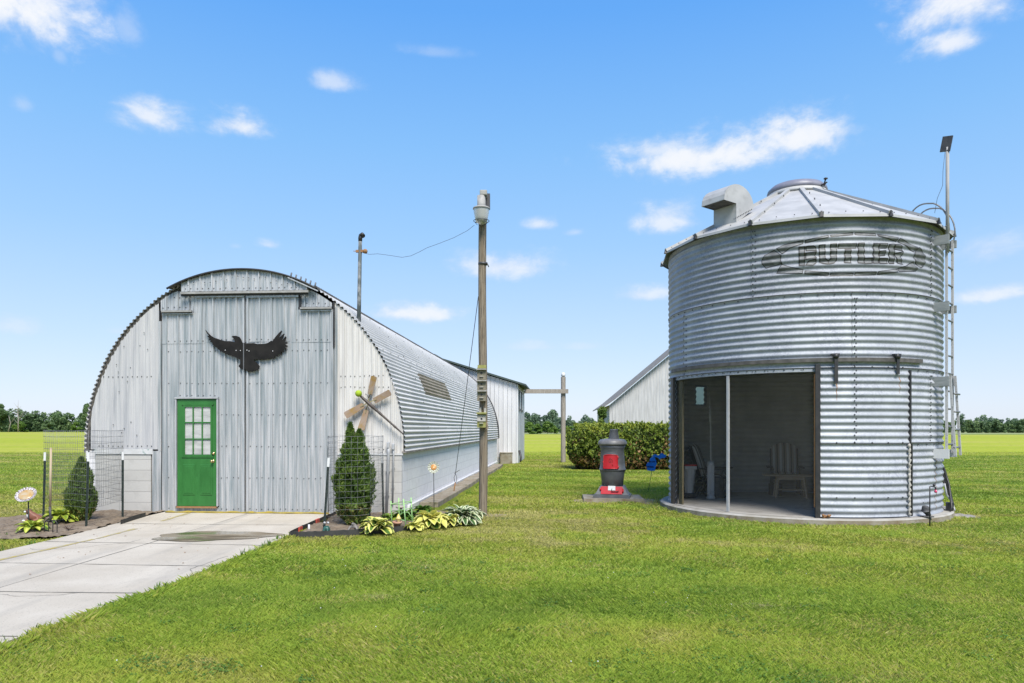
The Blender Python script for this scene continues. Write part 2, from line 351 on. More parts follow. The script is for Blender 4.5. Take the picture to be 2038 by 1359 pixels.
# ================================================================ world, sun
SUN_EL, SUN_AZ = R_(53), R_(162)      # azimuth clockwise from +Y (the view direction): high, behind the camera
to_sun = Vector((math.sin(SUN_AZ)*math.cos(SUN_EL), math.cos(SUN_AZ)*math.cos(SUN_EL), math.sin(SUN_EL)))
sd = bpy.data.lights.new('sun','SUN'); sd.energy = 3.2; sd.angle = R_(26); sd.color = (1,.95,.87)
so = bpy.data.objects.new('sun',sd); COL.objects.link(so); so.rotation_euler = (-to_sun).to_track_quat('-Z','Y').to_euler(); so.location=(0,0,30)
world = bpy.data.worlds.new('World'); sc.world = world; world.use_nodes = True
nt = world.node_tree; bg = nt.nodes['Background']; bg.inputs['Strength'].default_value = .135
sky = nt.nodes.new('ShaderNodeTexSky'); sky.sky_type='NISHITA'; sky.sun_disc=False; sky.sun_elevation=SUN_EL; sky.sun_rotation=SUN_AZ
sky.air_density=1.0; sky.dust_density=.6; sky.ozone_density=2.0
def mth(op,a,b=None,c=None,clamp=False):
    n=nt.nodes.new('ShaderNodeMath'); n.operation=op; n.use_clamp=clamp
    for i,v in enumerate((a,b,c)):
        if v is None: continue
        if isinstance(v,(int,float)): n.inputs[i].default_value=v
        else: nt.links.new(v,n.inputs[i])
    return n.outputs[0]
tc=nt.nodes.new('ShaderNodeTexCoord'); sx=nt.nodes.new('ShaderNodeSeparateXYZ'); nt.links.new(tc.outputs['Generated'],sx.inputs[0])
az=mth('ARCTAN2',sx.outputs[0],sx.outputs[1]); el=mth('ARCSINE',sx.outputs[2])
cv=nt.nodes.new('ShaderNodeCombineXYZ'); nt.links.new(az,cv.inputs[0]); nt.links.new(mth('MULTIPLY',el,1.5),cv.inputs[1])
n1=ntex(nt,cv.outputs[0],15,7,.62,.25); n2=ntex(nt,cv.outputs[0],5,3,.5)
n3=ntex(nt,cv.outputs[0],55,5,.6)
nn=mth('ADD',mth('MULTIPLY',mth('SUBTRACT',n3,.5),.55),mth('ADD',mth('MULTIPLY',mth('SUBTRACT',n1,.5),2.3),mth('MULTIPLY',mth('SUBTRACT',n2,.5),.9)))
clouds=[(5,5,215,125,1.0),(255,55,36,50,.28),(298,232,80,48,.8),(475,254,66,34,.85),(665,165,56,28,.55),(45,208,24,22,.3),
 (1915,10,190,80,.95),(1885,88,75,38,.85),(1585,278,110,62,.95),(1420,312,220,52,.95),(1310,300,110,34,.7),(1650,268,66,26,.55),
 (1325,440,64,38,.75),(1075,447,38,17,.65),(1145,463,24,11,.35),(1000,532,108,36,.72),(815,625,104,24,.85),(1290,588,70,22,.65),
 (535,487,26,12,.5),(1975,588,76,20,.7),(1965,500,80,42,.4),(30,650,70,24,.35),(865,105,70,16,.22),(118,112,18,24,.25),(470,490,14,8,.2),
 (1060,690,60,14,.3),(1160,690,40,10,.25),(240,660,40,12,.2)]
tot=None
for px,py,rx,ry,d in clouds:
    a=math.atan((px-CX)/F); e=math.atan((HY-py)/F*math.cos(a))
    ca=math.cos(a)**2; 
    u=mth('DIVIDE',mth('SUBTRACT',az,a),rx/F*ca*1.1); v=mth('DIVIDE',mth('SUBTRACT',el,e),ry/F*math.cos(a)*math.cos(e)**2*1.12)
    v=mth('MAXIMUM',v,mth('MULTIPLY',v,-1.6))            # flatter below, billowing above
    q=mth('SUBTRACT',1.0,mth('SQRT',mth('ADD',mth('MULTIPLY',u,u),mth('MULTIPLY',v,v))))
    q=mth('ADD',mth('MULTIPLY',q,1.15),nn)
    mr=nt.nodes.new('ShaderNodeMapRange'); mr.interpolation_type='SMOOTHERSTEP'; nt.links.new(q,mr.inputs[0])
    mr.inputs[1].default_value=-.32; mr.inputs[2].default_value=1.2; mr.inputs[3].default_value=0; mr.inputs[4].default_value=d
    tot=mr.outputs[0] if tot is None else mth('MAXIMUM',tot,mr.outputs[0])
hs=nt.nodes.new('ShaderNodeHueSaturation'); hs.inputs['Saturation'].default_value=1.0; hs.inputs['Value'].default_value=1.0; nt.links.new(sky.outputs[0],hs.inputs['Color'])
WS=.12; EXPO=1.0; KX=2**-EXPO/WS
def lin(r,g,b): return tuple((((c/255)+.055)/1.055)**2.4 for c in (r,g,b))
eln=mth('MULTIPLY',el,1/(PI/2),clamp=True)
grad=ramp(nt,eln,[(0,lin(222,231,249)),(.02,lin(216,229,250)),(.075,lin(194,220,252)),(.16,lin(160,206,253)),(.24,lin(134,194,253)),(.34,lin(97,172,252)),(.5,lin(78,146,232)),(1,lin(56,112,205))])
gs=mixc(nt,1.0,grad,(KX,KX,KX),'MULTIPLY')
SKYTINT=mixc(nt,.86,hs.outputs[0],gs)
bg.inputs['Strength'].default_value=WS
cshade=ramp(nt,mth('ADD',mth('MULTIPLY',n1,.75),mth('MULTIPLY',tot,.30)),[(.34,(.72*KX,.80*KX,.95*KX)),(.62,(.94*KX,.96*KX,1.0*KX))])
skyc=mixc(nt,tot,SKYTINT,cshade)
nt.links.new(skyc,bg.inputs['Color'])
sc.view_settings.view_transform='Standard'; sc.view_settings.look='None'; sc.view_settings.exposure=EXPO; sc.view_settings.gamma=1
sc.cycles.max_bounces=10; sc.cycles.diffuse_bounces=6; sc.cycles.transparent_max_bounces=16; sc.cycles.use_denoising=True; sc.cycles.denoising_prefilter='NONE'; sc.cycles.use_adaptive_sampling=False; sc.cycles.sample_clamp_indirect=3

# ================================================================ ground
def groundmat():
    m,nt,b,o=newmat('lawn_ground'); v=coords(nt)
    c=ramp(nt,ntex(nt,coords(nt,(1,1,1)),.55,5,.6),[(.3,(.10,.15,.018)),(.5,(.145,.19,.022)),(.72,(.21,.22,.034))])
    st=ntex(nt,coords(nt,(.05,.9,1)),1.0,4,.6); c=mixc(nt,ramp(nt,st,[(.42,(0,0,0)),(.62,(1,1,1))]),c,(.19,.22,.022))
    fine=ntex(nt,coords(nt,(1,.5,1)),14,6,.7); c=mixc(nt,ramp(nt,fine,[(.35,(.7,.7,.7)),(.6,(0,0,0))]),c,(.05,.065,.013))
    nt.links.new(c,b.inputs['Base Color']); b.inputs['Roughness'].default_value=.95; b.inputs['Specular IOR Level'].default_value=.1
    bump(nt,fine,b,.6,.05); return m
def fieldmat():
    m,nt,b,o=newmat('young_crop_field'); 
    c=ramp(nt,ntex(nt,coords(nt,(.4,1,1)),.05,5,.6),[(.35,(.27,.32,.024)),(.5,(.32,.35,.035)),(.62,(.37,.345,.08)),(.75,(.42,.35,.15))])
    fine=ntex(nt,coords(nt,(1,.35,1)),2.2,6,.75); c=mixc(nt,ramp(nt,fine,[(.32,(.75,.75,.75)),(.48,(0,0,0))]),c,(.10,.12,.02))
    f2=ntex(nt,coords(nt,(.02,.35,1)),1.0,3,.6); c=mixc(nt,ramp(nt,f2,[(.52,(0,0,0)),(.75,(.8,.8,.8))]),c,(.19,.26,.02))
    nt.links.new(c,b.inputs['Base Color']); b.inputs['Roughness'].default_value=.95; b.inputs['Specular IOR Level'].default_value=.1; return m
M['ground']=groundmat(); M['field']=fieldmat()
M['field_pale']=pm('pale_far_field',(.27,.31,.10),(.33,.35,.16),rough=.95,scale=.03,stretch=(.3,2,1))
M['field_band']=pm('rough_field_margin',(.06,.12,.012),(.12,.18,.03),rough=.95,scale=.3,stretch=(.3,2,1))
def sheet(name, pts, mat, z, label=None):
    b=MB(); b.add([(x,y,z) for x,y in pts],[tuple(range(len(pts)))]); o=b.build(name,mat); return tag(o,kind='structure')
sheet('ground',[(-3000,-60),(3000,-60),(3000,4000),(-3000,4000)],M['ground'],0)
sheet('crop_field',[*[(-900,47)],*[(-60+46*k/30,46.5+1.6*mnoise.noise((k*.9,0,5))) for k in range(31)],*[(3+k*1.4,40.8+.06*k+1.2*mnoise.noise((k*.8,3,5))) for k in range(40)],(900,46),(900,121),(2,200),(-60,330),(-900,330)],M['field'],.012)
sheet('field_margin',[(-900,330),(-60,330),(2,200),(900,121),(900,140),(2,222),(-50,372),(-900,380)],M['field_band'],.02)
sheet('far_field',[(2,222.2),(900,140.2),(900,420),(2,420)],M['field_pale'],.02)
# driveway: broom-finished slab with open joints and a worn yellow line
DR_R=[(-3.02,13.05),(-3.27,12.0),(-3.27,10.3),(-3.40,8.1),(-3.43,7.2),(-3.57,6.36),(-3.66,5.57),(-3.80,4.6),(-4.0,1.0)]
DR_L=[(-6.70,13.35),(-6.55,11.7),(-6.49,10.1),(-6.53,9.0),(-6.6,7.0),(-6.7,4.0),(-6.9,1.0)]
dpoly=DR_R+DR_L[::-1]
b=MB(); n=len(dpoly)
b.add([(x,y,.035) for x,y in dpoly]+[(x,y,-.08) for x,y in dpoly],[tuple(range(n))]+[(i,i+n,(i+1)%n+n,(i+1)%n) for i in range(n)])
driveway=tag(b.build('driveway',M['conc']),kind='structure')
def xr(poly,y):
    for (x0,y0),(x1,y1) in zip(poly,poly[1:]):
        if min(y0,y1)<=y<=max(y0,y1): return x0+(x1-x0)*(y-y0)/(y1-y0)
    return poly[-1][0]
M['joint']=pm('driveway_joint_dirt',(.10,.095,.08),(.2,.185,.16),rough=.95,scale=15)
j=MB()
def strip(mb,pts,w,z,mi=0,jit=0.0):
    vs=[];k=len(pts)
    for i,p in enumerate(pts):
        d=Vector(pts[min(i+1,k-1)])-Vector(pts[max(i-1,0)]); d.normalize(); nx=Vector((-d.y,d.x)); ww=w*(1+random.uniform(-jit,jit))
        vs+=[(p[0]+nx.x*ww/2,p[1]+nx.y*ww/2,z),(p[0]-nx.x*ww/2,p[1]-nx.y*ww/2,z)]
    mb.add(vs,[(2*i,2*i+1,2*i+3,2*i+2) for i in range(k-1)],mi)
for y,dy in ((11.6,-.2),(9.75,-.32),(8.25,-.25),(6.82,-.13),(5.4,-.1)):
    x0,x1=xr(DR_L,y)+.03,xr(DR_R,y+dy)-.02
    strip(j,[(x0+(x1-x0)*t/14,y+dy*t/14+random.uniform(-.006,.006)) for t in range(15)],.016,.0385,0,.5)
strip(j,[(-4.86+(-.26)*t/24+random.uniform(-.006,.006),12.9-8.5*t/24) for t in range(25)],.009,.0385,0,.5)
def crack(x,y,a,n,st):
    P=[(x,y)]
    for k in range(n): a+=random.uniform(-.5,.5); P.append((P[-1][0]+st*math.cos(a),P[-1][1]+st*math.sin(a)))
    strip(j,P,.006,.0385,0,.6)
crack(-6.3,9.2,-.4,26,.06); crack(-3.5,7.7,2.7,16,.06); crack(-5.2,6.3,.3,22,.06)
jo=j.build('driveway_joint',M['joint'],driveway)
y=MB()
for a,c in (((-5.99,13.1),(-5.93,11.9)),((-5.89,11.0),(-5.90,10.0)),((-5.91,9.95),(-6.2,7.6))):
    strip(y,[(a[0]+(c[0]-a[0])*t/8+random.uniform(-.008,.008),a[1]+(c[1]-a[1])*t/8) for t in range(9)],.075,.0385,0,.35)
y.build('painted_line',M['yellow'],driveway)
# shallow muddy puddle on the slab
def puddlemat():
    m,nt,b,o=newmat('muddy_water'); v=coords(nt); 
    c=ramp(nt,ntex(nt,coords(nt,(.6,2,1)),2.2,4),[(.40,(.10,.075,.04)),(.5,(.19,.15,.095)),(.65,(.26,.22,.155))]); nt.links.new(c,b.inputs['Base Color'])
    r=ramp(nt,ntex(nt,coords(nt,(.6,2,1)),1.5,3),[(.44,(.16,.16,.16)),(.56,(.7,.7,.7))]); nt.links.new(r,b.inputs['Roughness']); return m
p=MB(); pts=[]
for k in range(48):
    a=2*PI*k/48; rr=1+.10*math.sin(3*a+1)+.06*math.sin(7*a); pts.append((-4.33+.86*rr*math.cos(a)+.10*math.sin(a),10.24+.47*rr*math.sin(a)))
p.add([(x,yy,.0425) for x,yy in pts],[tuple(range(48))]); tag(p.build('puddle',puddlemat()),kind='structure')
# planting beds
def bedsheet(name, poly, h, seed, mat):
    P=[Vector(q) for q in poly]; xs=[q.x for q in P]; ys=[q.y for q in P]
    def inside(x,y):
        c=False; n=len(P)
        for i in range(n):
            a,bq=P[i],P[i-1]
            if (a.y>y)!=(bq.y>y) and x<(bq.x-a.x)*(y-a.y)/(bq.y-a.y)+a.x: c=not c
        return c
    st=.045; mb=MB(); idx={}; vs=[]; fs=[]
    nx=int((max(xs)-min(xs))/st)+1; ny=int((max(ys)-min(ys))/st)+1
    for i in range(nx+1):
        for jj in range(ny+1):
            x=min(xs)+i*st; yv=min(ys)+jj*st
            if inside(x,yv):
                idx[(i,jj)]=len(vs); z=h+.05*(mnoise.noise((x*1.3,yv*1.3,seed)))+.03*mnoise.noise((x*6,yv*6,seed))+.014*mnoise.noise((x*19,yv*19,seed))
                vs.append((x,yv,max(z,.006)))
    for (i,jj) in list(idx):
        q=[(i,jj),(i+1,jj),(i+1,jj+1),(i,jj+1)]
        if all(k in idx for k in q): fs.append(tuple(idx[k] for k in q))
    mb.add(vs,fs,0,sm=True); return tag(mb.build(name,mat),kind='structure'), inside
BED_L=[(-6.52,13.5),(-8.1,13.5),(-9.1,12.4),(-9.1,11.2),(-7.9,10.35),(-7.2,10.0),(-6.62,10.0),(-6.47,10.6),(-6.50,11.7)]
BED_R=[(-3.2,13.1),(-3.24,12.65),(-3.22,11.4),(-3.23,10.3),(-2.9,10.26),(-2.39,10.45),(-1.69,10.8),(-1.22,11.45),(-.83,12.3),(-.75,12.7),(-1.5,13.3),(-1.9,13.4),(-2.0,13.2)]
_,in_bl=bedsheet('soil_bed',BED_L,.05,3,M['dirt']); _,in_br=bedsheet('soil_bed',BED_R,.05,9,M['dirt'])
# stepping slabs along the side wall
M['paver']=pm('mossy_slab',(.19,.15,.10),(.27,.235,.18),rough=.9,scale=4,c3=(.10,.10,.045),s3=5,bmp=.4,bs_=30)
b=MB(); yy=14.3
while yy<30:
    L=random.uniform(.75,1.0); x=-2.0+.072*(yy-13)+.25
    b.box((x+random.uniform(-.02,.02),yy+L/2,.03+random.uniform(-.012,.02)),(.38,L-.03,.12),0,Matrix.Rotation(-.072+random.uniform(-.03,.03),3,'Z'),bev=.012); yy+=L
tag(b.build('slab_path',M['paver']),kind='structure')
# bare patches where the lawn gives out
M['soil2']=pm('bare_trodden_soil',(.21,.17,.09),(.33,.28,.17),rough=.95,scale=4,bmp=.6,bs_=25)
def patch(name,cx,cy,rx,ry,seed,mat,z=.006):
    pts=[(cx+rx*(1+.28*mnoise.noise((math.cos(a)*1.5,math.sin(a)*1.5,seed)))*math.cos(a),cy+ry*(1+.28*mnoise.noise((math.cos(a)*1.5+5,math.sin(a)*1.5,seed)))*math.sin(a)) for a in [2*PI*k/40 for k in range(40)]]
    b=MB(); b.add([(x,y,z) for x,y in pts],[tuple(range(40))]); return tag(b.build(name,mat),kind='structure')
patch('bare_soil',1.85,15.55,.55,.5,1,M['soil2']); patch('bare_soil',3.15,15.4,.45,.7,2,M['soil2']); patch('bare_soil',8.0,12.9,.55,.45,5,M['soil2'])
patch('bare_soil',-.35,12.95,.35,.22,6,M['soil2'])

# ================================================================ grass
def grassmat():
    m,nt,b,o=newmat('grass_blades'); nt.nodes.remove(b)
    a=nt.nodes.new('ShaderNodeAttribute'); a.attribute_name='var'; t=nt.nodes.new('ShaderNodeAttribute'); t.attribute_name='tip'
    c=ramp(nt,a.outputs['Fac'],[(0,(.10,.20,.024)),(.28,(.205,.345,.036)),(.58,(.365,.46,.055)),(.82,(.47,.45,.09)),(1,(.58,.47,.22))])
    c=mixc(nt,mth_(nt,t.outputs['Fac'],.55),c,(.36,.43,.07))
    d=nt.nodes.new('ShaderNodeBsdfPrincipled'); d.inputs['Roughness'].default_value=.5; d.inputs['Specular IOR Level'].default_value=.3
    tr=nt.nodes.new('ShaderNodeBsdfTranslucent'); x=nt.nodes.new('ShaderNodeMixShader'); x.inputs[0].default_value=.4
    nt.links.new(c,d.inputs['Base Color']); nt.links.new(c,tr.inputs['Color']); nt.links.new(d.outputs[0],x.inputs[1]); nt.links.new(tr.outputs[0],x.inputs[2]); nt.links.new(x.outputs[0],o.inputs[0])
    return m
def mth_(nt,a,k):
    n=nt.nodes.new('ShaderNodeMath'); n.operation='MULTIPLY'; nt.links.new(a,n.inputs[0]); n.inputs[1].default_value=k; return n.outputs[0]
def polymask(x,y,poly):
    c=np.zeros(len(x),bool); n=len(poly)
    for i in range(n):
        xa,ya=poly[i]; xb,yb=poly[i-1]
        cond=((ya>y)!=(yb>y)); xi=(xb-xa)*(y-ya)/((yb-ya) if yb!=ya else 1e-9)+xa
        c^=cond&(x<xi)
    return c
SILO_C=(5.69,14.05); SILO_R=2.49
def blades(n, y0, y1, pw):
    u=rng.random(n); yv=(y0**pw+u*(y1**pw-y0**pw))**(1/pw); xv=(rng.random(n)*2-1)*(.755*yv+.3)
    k=~polymask(xv+.12*(vnoise(xv,yv,.22,31)-.55)+.05*(vnoise(xv,yv,.06,32)-.5),yv,dpoly)&~polymask(xv,yv,BED_L)&~polymask(xv,yv,BED_R)
    k&=(xv-SILO_C[0])**2+(yv-SILO_C[1])**2>2.64**2
    k&=~((xv>1.58)&(xv<2.98)&(yv>15.22)&(yv<16.35))
    wall=-2.0+.072*(yv-13)+.58; k&=~((yv>12.9)&(yv<32.5)&(xv<wall)&(xv>-8.4+.072*(yv-13)))
    k&=~((yv>32.4)&(xv<.35+.072*(yv-32.5))&(xv>-8)&(yv<38))
    k&=~((xv>2.3)&(xv<8)&(yv>26.9)&(yv<29))
    # worn spots
    for cx,cy,r,p in ((1.85,15.5,.5,.8),(3.15,15.4,.6,.75),(8.0,12.9,.5,.85),(-.35,12.95,.3,.7)):
        k&=~(((xv-cx)**2+(yv-cy)**2<r*r)&(rng.random(n)<p))
    return xv[k],yv[k]
def make_grass():
    cos=[];vars_=[];tips=[]
    for n,y0,y1,pw,hm,wm in ((340000,3.9,7.5,1.2,.74,.75),(300000,7.5,13,1.2,.72,1.2),(330000,13,24,1.2,.75,2.0),(290000,24,48,1.2,.8,3.6)):
        x,y=blades(n,y0,y1,pw); n=len(x)
        patch=vnoise(x*.8,y*1.2,1.3,1)*.5+vnoise(x,y,.40,2)*.35+vnoise(x*.7,y*1.4,3.6,3)*.45; patch=.5+1.75*(patch-.63); cl=vnoise(x,y,.16,4)
        stripe=vnoise(x*.10,y,.75,8)
        h=(.024+.026*rng.random(n)+.028*np.clip(cl-.45,0,1)+.020*vnoise(x,y,.7,5))*hm
        # taller unmown fringe beside hard edges
        for poly in (DR_R,):
            xe=np.interp(-y,[-p[1] for p in poly],[p[0] for p in poly]); e=(x-xe<.16)&(x>xe); h=np.where(e,h*(1+.9*rng.random(n)),h)
        ps=np.hypot(x-SILO_C[0],y-SILO_C[1]); h=np.where(ps<2.85,h*(1+.6*rng.random(n)),h)
        w=(.0035+.003*rng.random(n))*wm*(1+.35*(y-y0)/(y1-y0))
        a=rng.random(n)*2*PI; lean=(.30+1.0*rng.random(n))*h; sgnl=np.sign(np.sin((y*.92+x*.38)*PI/1.15)); la=np.where(sgnl>0,PI*.5,-PI*.5)+(rng.random(n)-.5)*4.4+.8*(vnoise(x,y,.6,6)-.5)*PI
        var=np.clip(.12+.62*(patch-.12)+.28*rng.random(n)-.22*(cl-.5)+np.where(y>12,.55,.25)*(stripe-.5),0,1)
        dry=rng.random(n)<(.05+.16*(vnoise(x,y,1.1,7)>.66)+.35*(np.abs(ps-2.85)<.22)+.25*(vnoise(x,y,2.6,11)>.66)+.30*(vnoise(x,y,.5,12)>.80)); var=np.where(dry,.80+.2*rng.random(n),var)
        bx=np.cos(a)*w/2; by=np.sin(a)*w/2; mx=x+np.cos(la)*lean*.35; my=y+np.sin(la)*lean*.35; tx=x+np.cos(la)*lean; ty=y+np.sin(la)*lean
        z0=np.zeros(n)-.004; q=np.empty((n,4,3))
        q[:,0]=np.stack([x-bx,y-by,z0],1); q[:,1]=np.stack([x+bx,y+by,z0],1)
        q[:,2]=np.stack([mx+bx*.8,my+by*.8,h*.62],1); q[:,3]=np.stack([tx,ty,h],1)
        # two faces: lower quad is folded into one bent quad ending at the tip
        cos.append(q.reshape(-1,3)); vars_.append(var); tips.append(np.tile([0,0,.55,1.0],n))
    return np.concatenate(cos),np.concatenate(vars_),np.concatenate(tips)
_c,_v,_t=make_grass()
M['grass']=grassmat()
lawn=npmesh('grass',_c,4,M['grass'],None,_v,_t); tag(lawn,'short mown lawn grass around the buildings','grass',kind='stuff')
# weeds poking up along the driveway edge and white clover heads
def tuft(mb,x,y,h,n,spread,z=0.0,var=(.1,.6),w=.008):
    for k in range(n):
        a=random.uniform(0,2*PI); l=random.uniform(.5,1)*h; s=spread*random.uniform(.3,1); bx,by=math.cos(a+PI/2)*w/2,math.sin(a+PI/2)*w/2
        dx,dy=math.cos(a)*s,math.sin(a)*s; v=random.uniform(*var)
        mb.add([(x-bx,y-by,z),(x+bx,y+by,z),(x+dx*.5+bx,y+dy*.5+by,z+l*.7),(x+dx*.5-bx,y+dy*.5-by,z+l*.7),(x+dx,y+dy,z+l)],[(0,1,2,3),(3,2,4)],0,v)
M['weed']=leafmat('weed_leaves',[(0,(.05,.12,.02)),(.5,(.13,.24,.035)),(.8,(.24,.30,.08)),(1,(.50,.42,.22))])
mb=MB()
for k in range(34):
    y=random.uniform(5.2,10.2); x=xr(DR_R,y)+random.uniform(-.05,.12); tuft(mb,x,y,random.uniform(.05,.15),random.randint(4,10),.06)
for k in range(60):
    a=random.uniform(0,2*PI); r=2.70+random.uniform(-.03,.12); tuft(mb,SILO_C[0]+r*math.cos(a),SILO_C[1]+r*math.sin(a),random.uniform(.04,.11),6,.05,var=(.3,1))
for k in range(40):
    q=random.choice([(-6.5,random.uniform(8.2,10)),(-9+random.random()*2.3,10.1+random.random()*.3)]); tuft(mb,q[0]-random.random()*.2,q[1],random.uniform(.04,.1),6,.05)
for k in range(46):
    y=random.uniform(14.2,24); x=-2.0+.072*(y-13)+.55+random.uniform(0,.12); tuft(mb,x,y,random.uniform(.04,.1),6,.06)
for k in range(150):     # low broad-leaved weed and clover patches in the turf
    y=4.2+11*random.random()**1.3; x=random.uniform(-.7,.74)*y
    if x<xr(DR_R,y)+.15 if y<10.3 else (x<-.6 or (x-SILO_C[0])**2+(y-SILO_C[1])**2<2.8**2): continue
    R0=random.uniform(.05,.20); dark=random.random()
    for q in range(int(20+260*R0)):
        a=random.uniform(0,2*PI); rr=R0*math.sqrt(random.random()); cx,cy=x+rr*math.cos(a),y+rr*math.sin(a); s_=random.uniform(.006,.013); z=random.uniform(.022,.042); b_=random.uniform(0,6.3); tl=random.uniform(-.006,.006); v=.05+.35*dark+.15*random.random()
        mb.add([(cx+s_*math.cos(b_),cy+s_*math.sin(b_),z),(cx+s_*math.cos(b_+1.57),cy+s_*math.sin(b_+1.57),z+tl),(cx+s_*math.cos(b_+3.14),cy+s_*math.sin(b_+3.14),z+.003),(cx+s_*math.cos(b_+4.71),cy+s_*math.sin(b_+4.71),z-tl)],[(0,1,2,3)],0,v)
for (cx,cy,R0) in ((-.95,8.0,.55),(-1.25,6.55,.35),(3.4,9.3,.5),(2.2,6.2,.4),(5.6,8.8,.45),(-.2,10.6,.4)):     # dry mown clippings lying in clumps
    for q in range(420):
        a=random.uniform(0,2*PI); rr=R0*abs(random.gauss(0,.55)); x0_,y0_=cx+1.6*rr*math.cos(a),cy+.8*rr*math.sin(a); b_=random.uniform(0,6.3); L=random.uniform(.02,.07); z=random.uniform(.03,.055); w_=.0018
        mb.add([(x0_,y0_,z),(x0_+w_*math.sin(b_),y0_-w_*math.cos(b_),z),(x0_+L*math.cos(b_),y0_+L*math.sin(b_),z+random.uniform(-.01,.012))],[(0,1,2)],0,1.0)
o=mb.build('weeds',M['weed'],attr=True); tag(o,'loose weeds along the slab edges','weeds',kind='stuff')
M['clover']=pm('white_clover',(.7,.7,.66),rough=.8)
mb=MB()
for k in range(34):
    y=4.4+6*random.random()**.8; x=random.uniform(-.6,.72)*y
    if xr(DR_R,y)+.1<x: mb.ball((x,y,.045),random.uniform(.003,.006),0,6)
o=mb.build('clover_flowers',M['clover']); tag(o,'tiny white clover heads dotted through the lawn','clover',kind='stuff')
# ================================================================ arched corrugated barn
TH=math.atan(.072); QO=Vector((-5.05,13.22,0))
qd=Vector((math.sin(TH),math.cos(TH),0)); qx=Vector((math.cos(TH),-math.sin(TH),0))
def QL(px,py,yl=0.0):
    d=Vector(((px-CX)/F,1,(HY-py)/F)); o=Vector((0,0,EYE)); s=(QO+qd*yl-o).dot(qd)/d.dot(qd); p=o+d*s-QO
    return p.dot(qx), p.z
def qX(px,y=0.0): return QL(px,800,y)[0]
def qZ(px,py,y=0.0): return QL(px,py,y)[1]
def QW(x,y,z): return QO+qx*x+qd*y+Vector((0,0,z))
quon=thing('arched_barn','long corrugated metal barn with rounded white roof, big grey doors and a green door','barn',QO,-TH)
AZ0,AA,AB,AN=1.18,3.08,3.36,2.04
def archpt(t,A=AA,B=AB):
    c,s=math.cos(t),math.sin(t); return (-A*math.copysign(abs(c)**(2/AN),c), AZ0+B*abs(s)**(2/AN))
_ts=np.linspace(0,PI,4001); _pts=np.array([archpt(t) for t in _ts]); _al=np.concatenate([[0],np.cumsum(np.hypot(*np.diff(_pts,axis=0).T))]); ALEN=_al[-1]
def arch(s):   # s metres along the arc from the left spring
    x=np.interp(s,_al,_pts[:,0]); z=np.interp(s,_al,_pts[:,1]); e=.01
    dx=np.interp(s+e,_al,_pts[:,0])-np.interp(s-e,_al,_pts[:,0]); dz=np.interp(s+e,_al,_pts[:,1])-np.interp(s-e,_al,_pts[:,1]); l=math.hypot(dx,dz) or 1
    return x,z,-dz/l,dx/l
def ztop(x,inset=.05):
    A=AA-inset;B=AB-inset; k=1-abs(x/A)**AN
    return AZ0+B*(k**(1/AN)) if k>0 else AZ0
QLEN=18.8; NW=112; PITCH=ALEN/NW
def roofpt(s,y,lift=0.0):
    x,z,nx,nz=arch(s); lap=(s%1.62)/1.62; off=.0155*math.cos(2*PI*s/PITCH)+.010*(1-lap)+.006*mnoise.noise((s*.9,y*.5,1.3))+.004*(1-((y+.1)%2.36)/2.36)+lift
    return (x+nx*off,y,z+nz*off)
rb=MB(); NS=NW*7; NY=32
rb.grid(lambda u,v: roofpt(u*ALEN,-.06+v*(QLEN+.06)),NS,NY,0,sm=True)
# bolts along the sheet joints
yb=2.26
while yb<QLEN:
    for k in range(2,NW-1,3):
        p=Vector(roofpt((k)*PITCH,yb)); x,z,nx,nz=arch(k*PITCH); rb.disc(p,(nx,0,nz),.014,.010,1,5)
    yb+=2.36
for s0 in [1.62*i+.08 for i in range(1,6)]:
    s1=round(s0/PITCH)*PITCH
    for k in range(30):
        p=Vector(roofpt(s1,.3+k*.62)); x,z,nx,nz=arch(s1); rb.disc(p,(nx,0,nz),.012,.009,1,5)
rb.build('roof',[M['roof_white'],M['dark']],quon)
# rough rim between roof and front wall, and the dark trim round the far end
b=MB(); b.grid(lambda u,v:(lambda a:(a[0]+a[2]*(-.062+.055*v),-.02,a[1]+a[3]*(-.062+.055*v)))(arch(u*ALEN*.56)),200,1); b.build('roof_rim',M['tar'],quon)
b=MB(); b.tube([(lambda a:(a[0]+a[2]*.01,QLEN+.02,a[1]+a[3]*.01))(arch(ALEN*k/80)) for k in range(81)],.055,6); b.build('end_trim',M['black'],quon)
# lower roof edge, dark drip flashing on the long side
b=MB(); b.box((AA-.005,QLEN/2,AZ0-.012),(.07,QLEN+.1,.035)); b.box((-AA+.005,QLEN/2,AZ0-.012),(.07,QLEN+.1,.035)); b.build('eave_flashing',M['roofgrey'],quon)
# weathered see-through roof panel
def ray_roof(px,py):
    best=None
    d=Vector(((px-CX)/F,1,(HY-py)/F))
    def val(s):
        p=Vector((0,0,EYE))+d*s-QO; x=p.dot(qx); y=p.dot(qd); z=p.z
        return (abs(x/AA)**AN+(max(z-AZ0,0)/AB)**AN-1), y, x, z
    s=12.0; pv=val(s)
    while s<60:
        s+=.05; cvv=val(s)
        if pv[0]>0 and cvv[0]<=0 and cvv[1]>-.2: best=cvv; break
        pv=cvv
    if best is None: return None
    x,z=best[2],best[3]; k=int(np.argmin((_pts[:,0]-x)**2+(_pts[:,1]-z)**2)); return _al[k],best[1]
pc=[ray_roof(*q) for q in ((828,741),(880,765),(901,797),(846,786))]
ss=sorted(p[0] for p in pc); ys=[p[1] for p in pc]
s_lo,s_hi=(pc[0][0]+pc[1][0])/2,(pc[2][0]+pc[3][0])/2; y_lo,y_hi=(ys[0]+ys[3])/2,(ys[1]+ys[2])/2
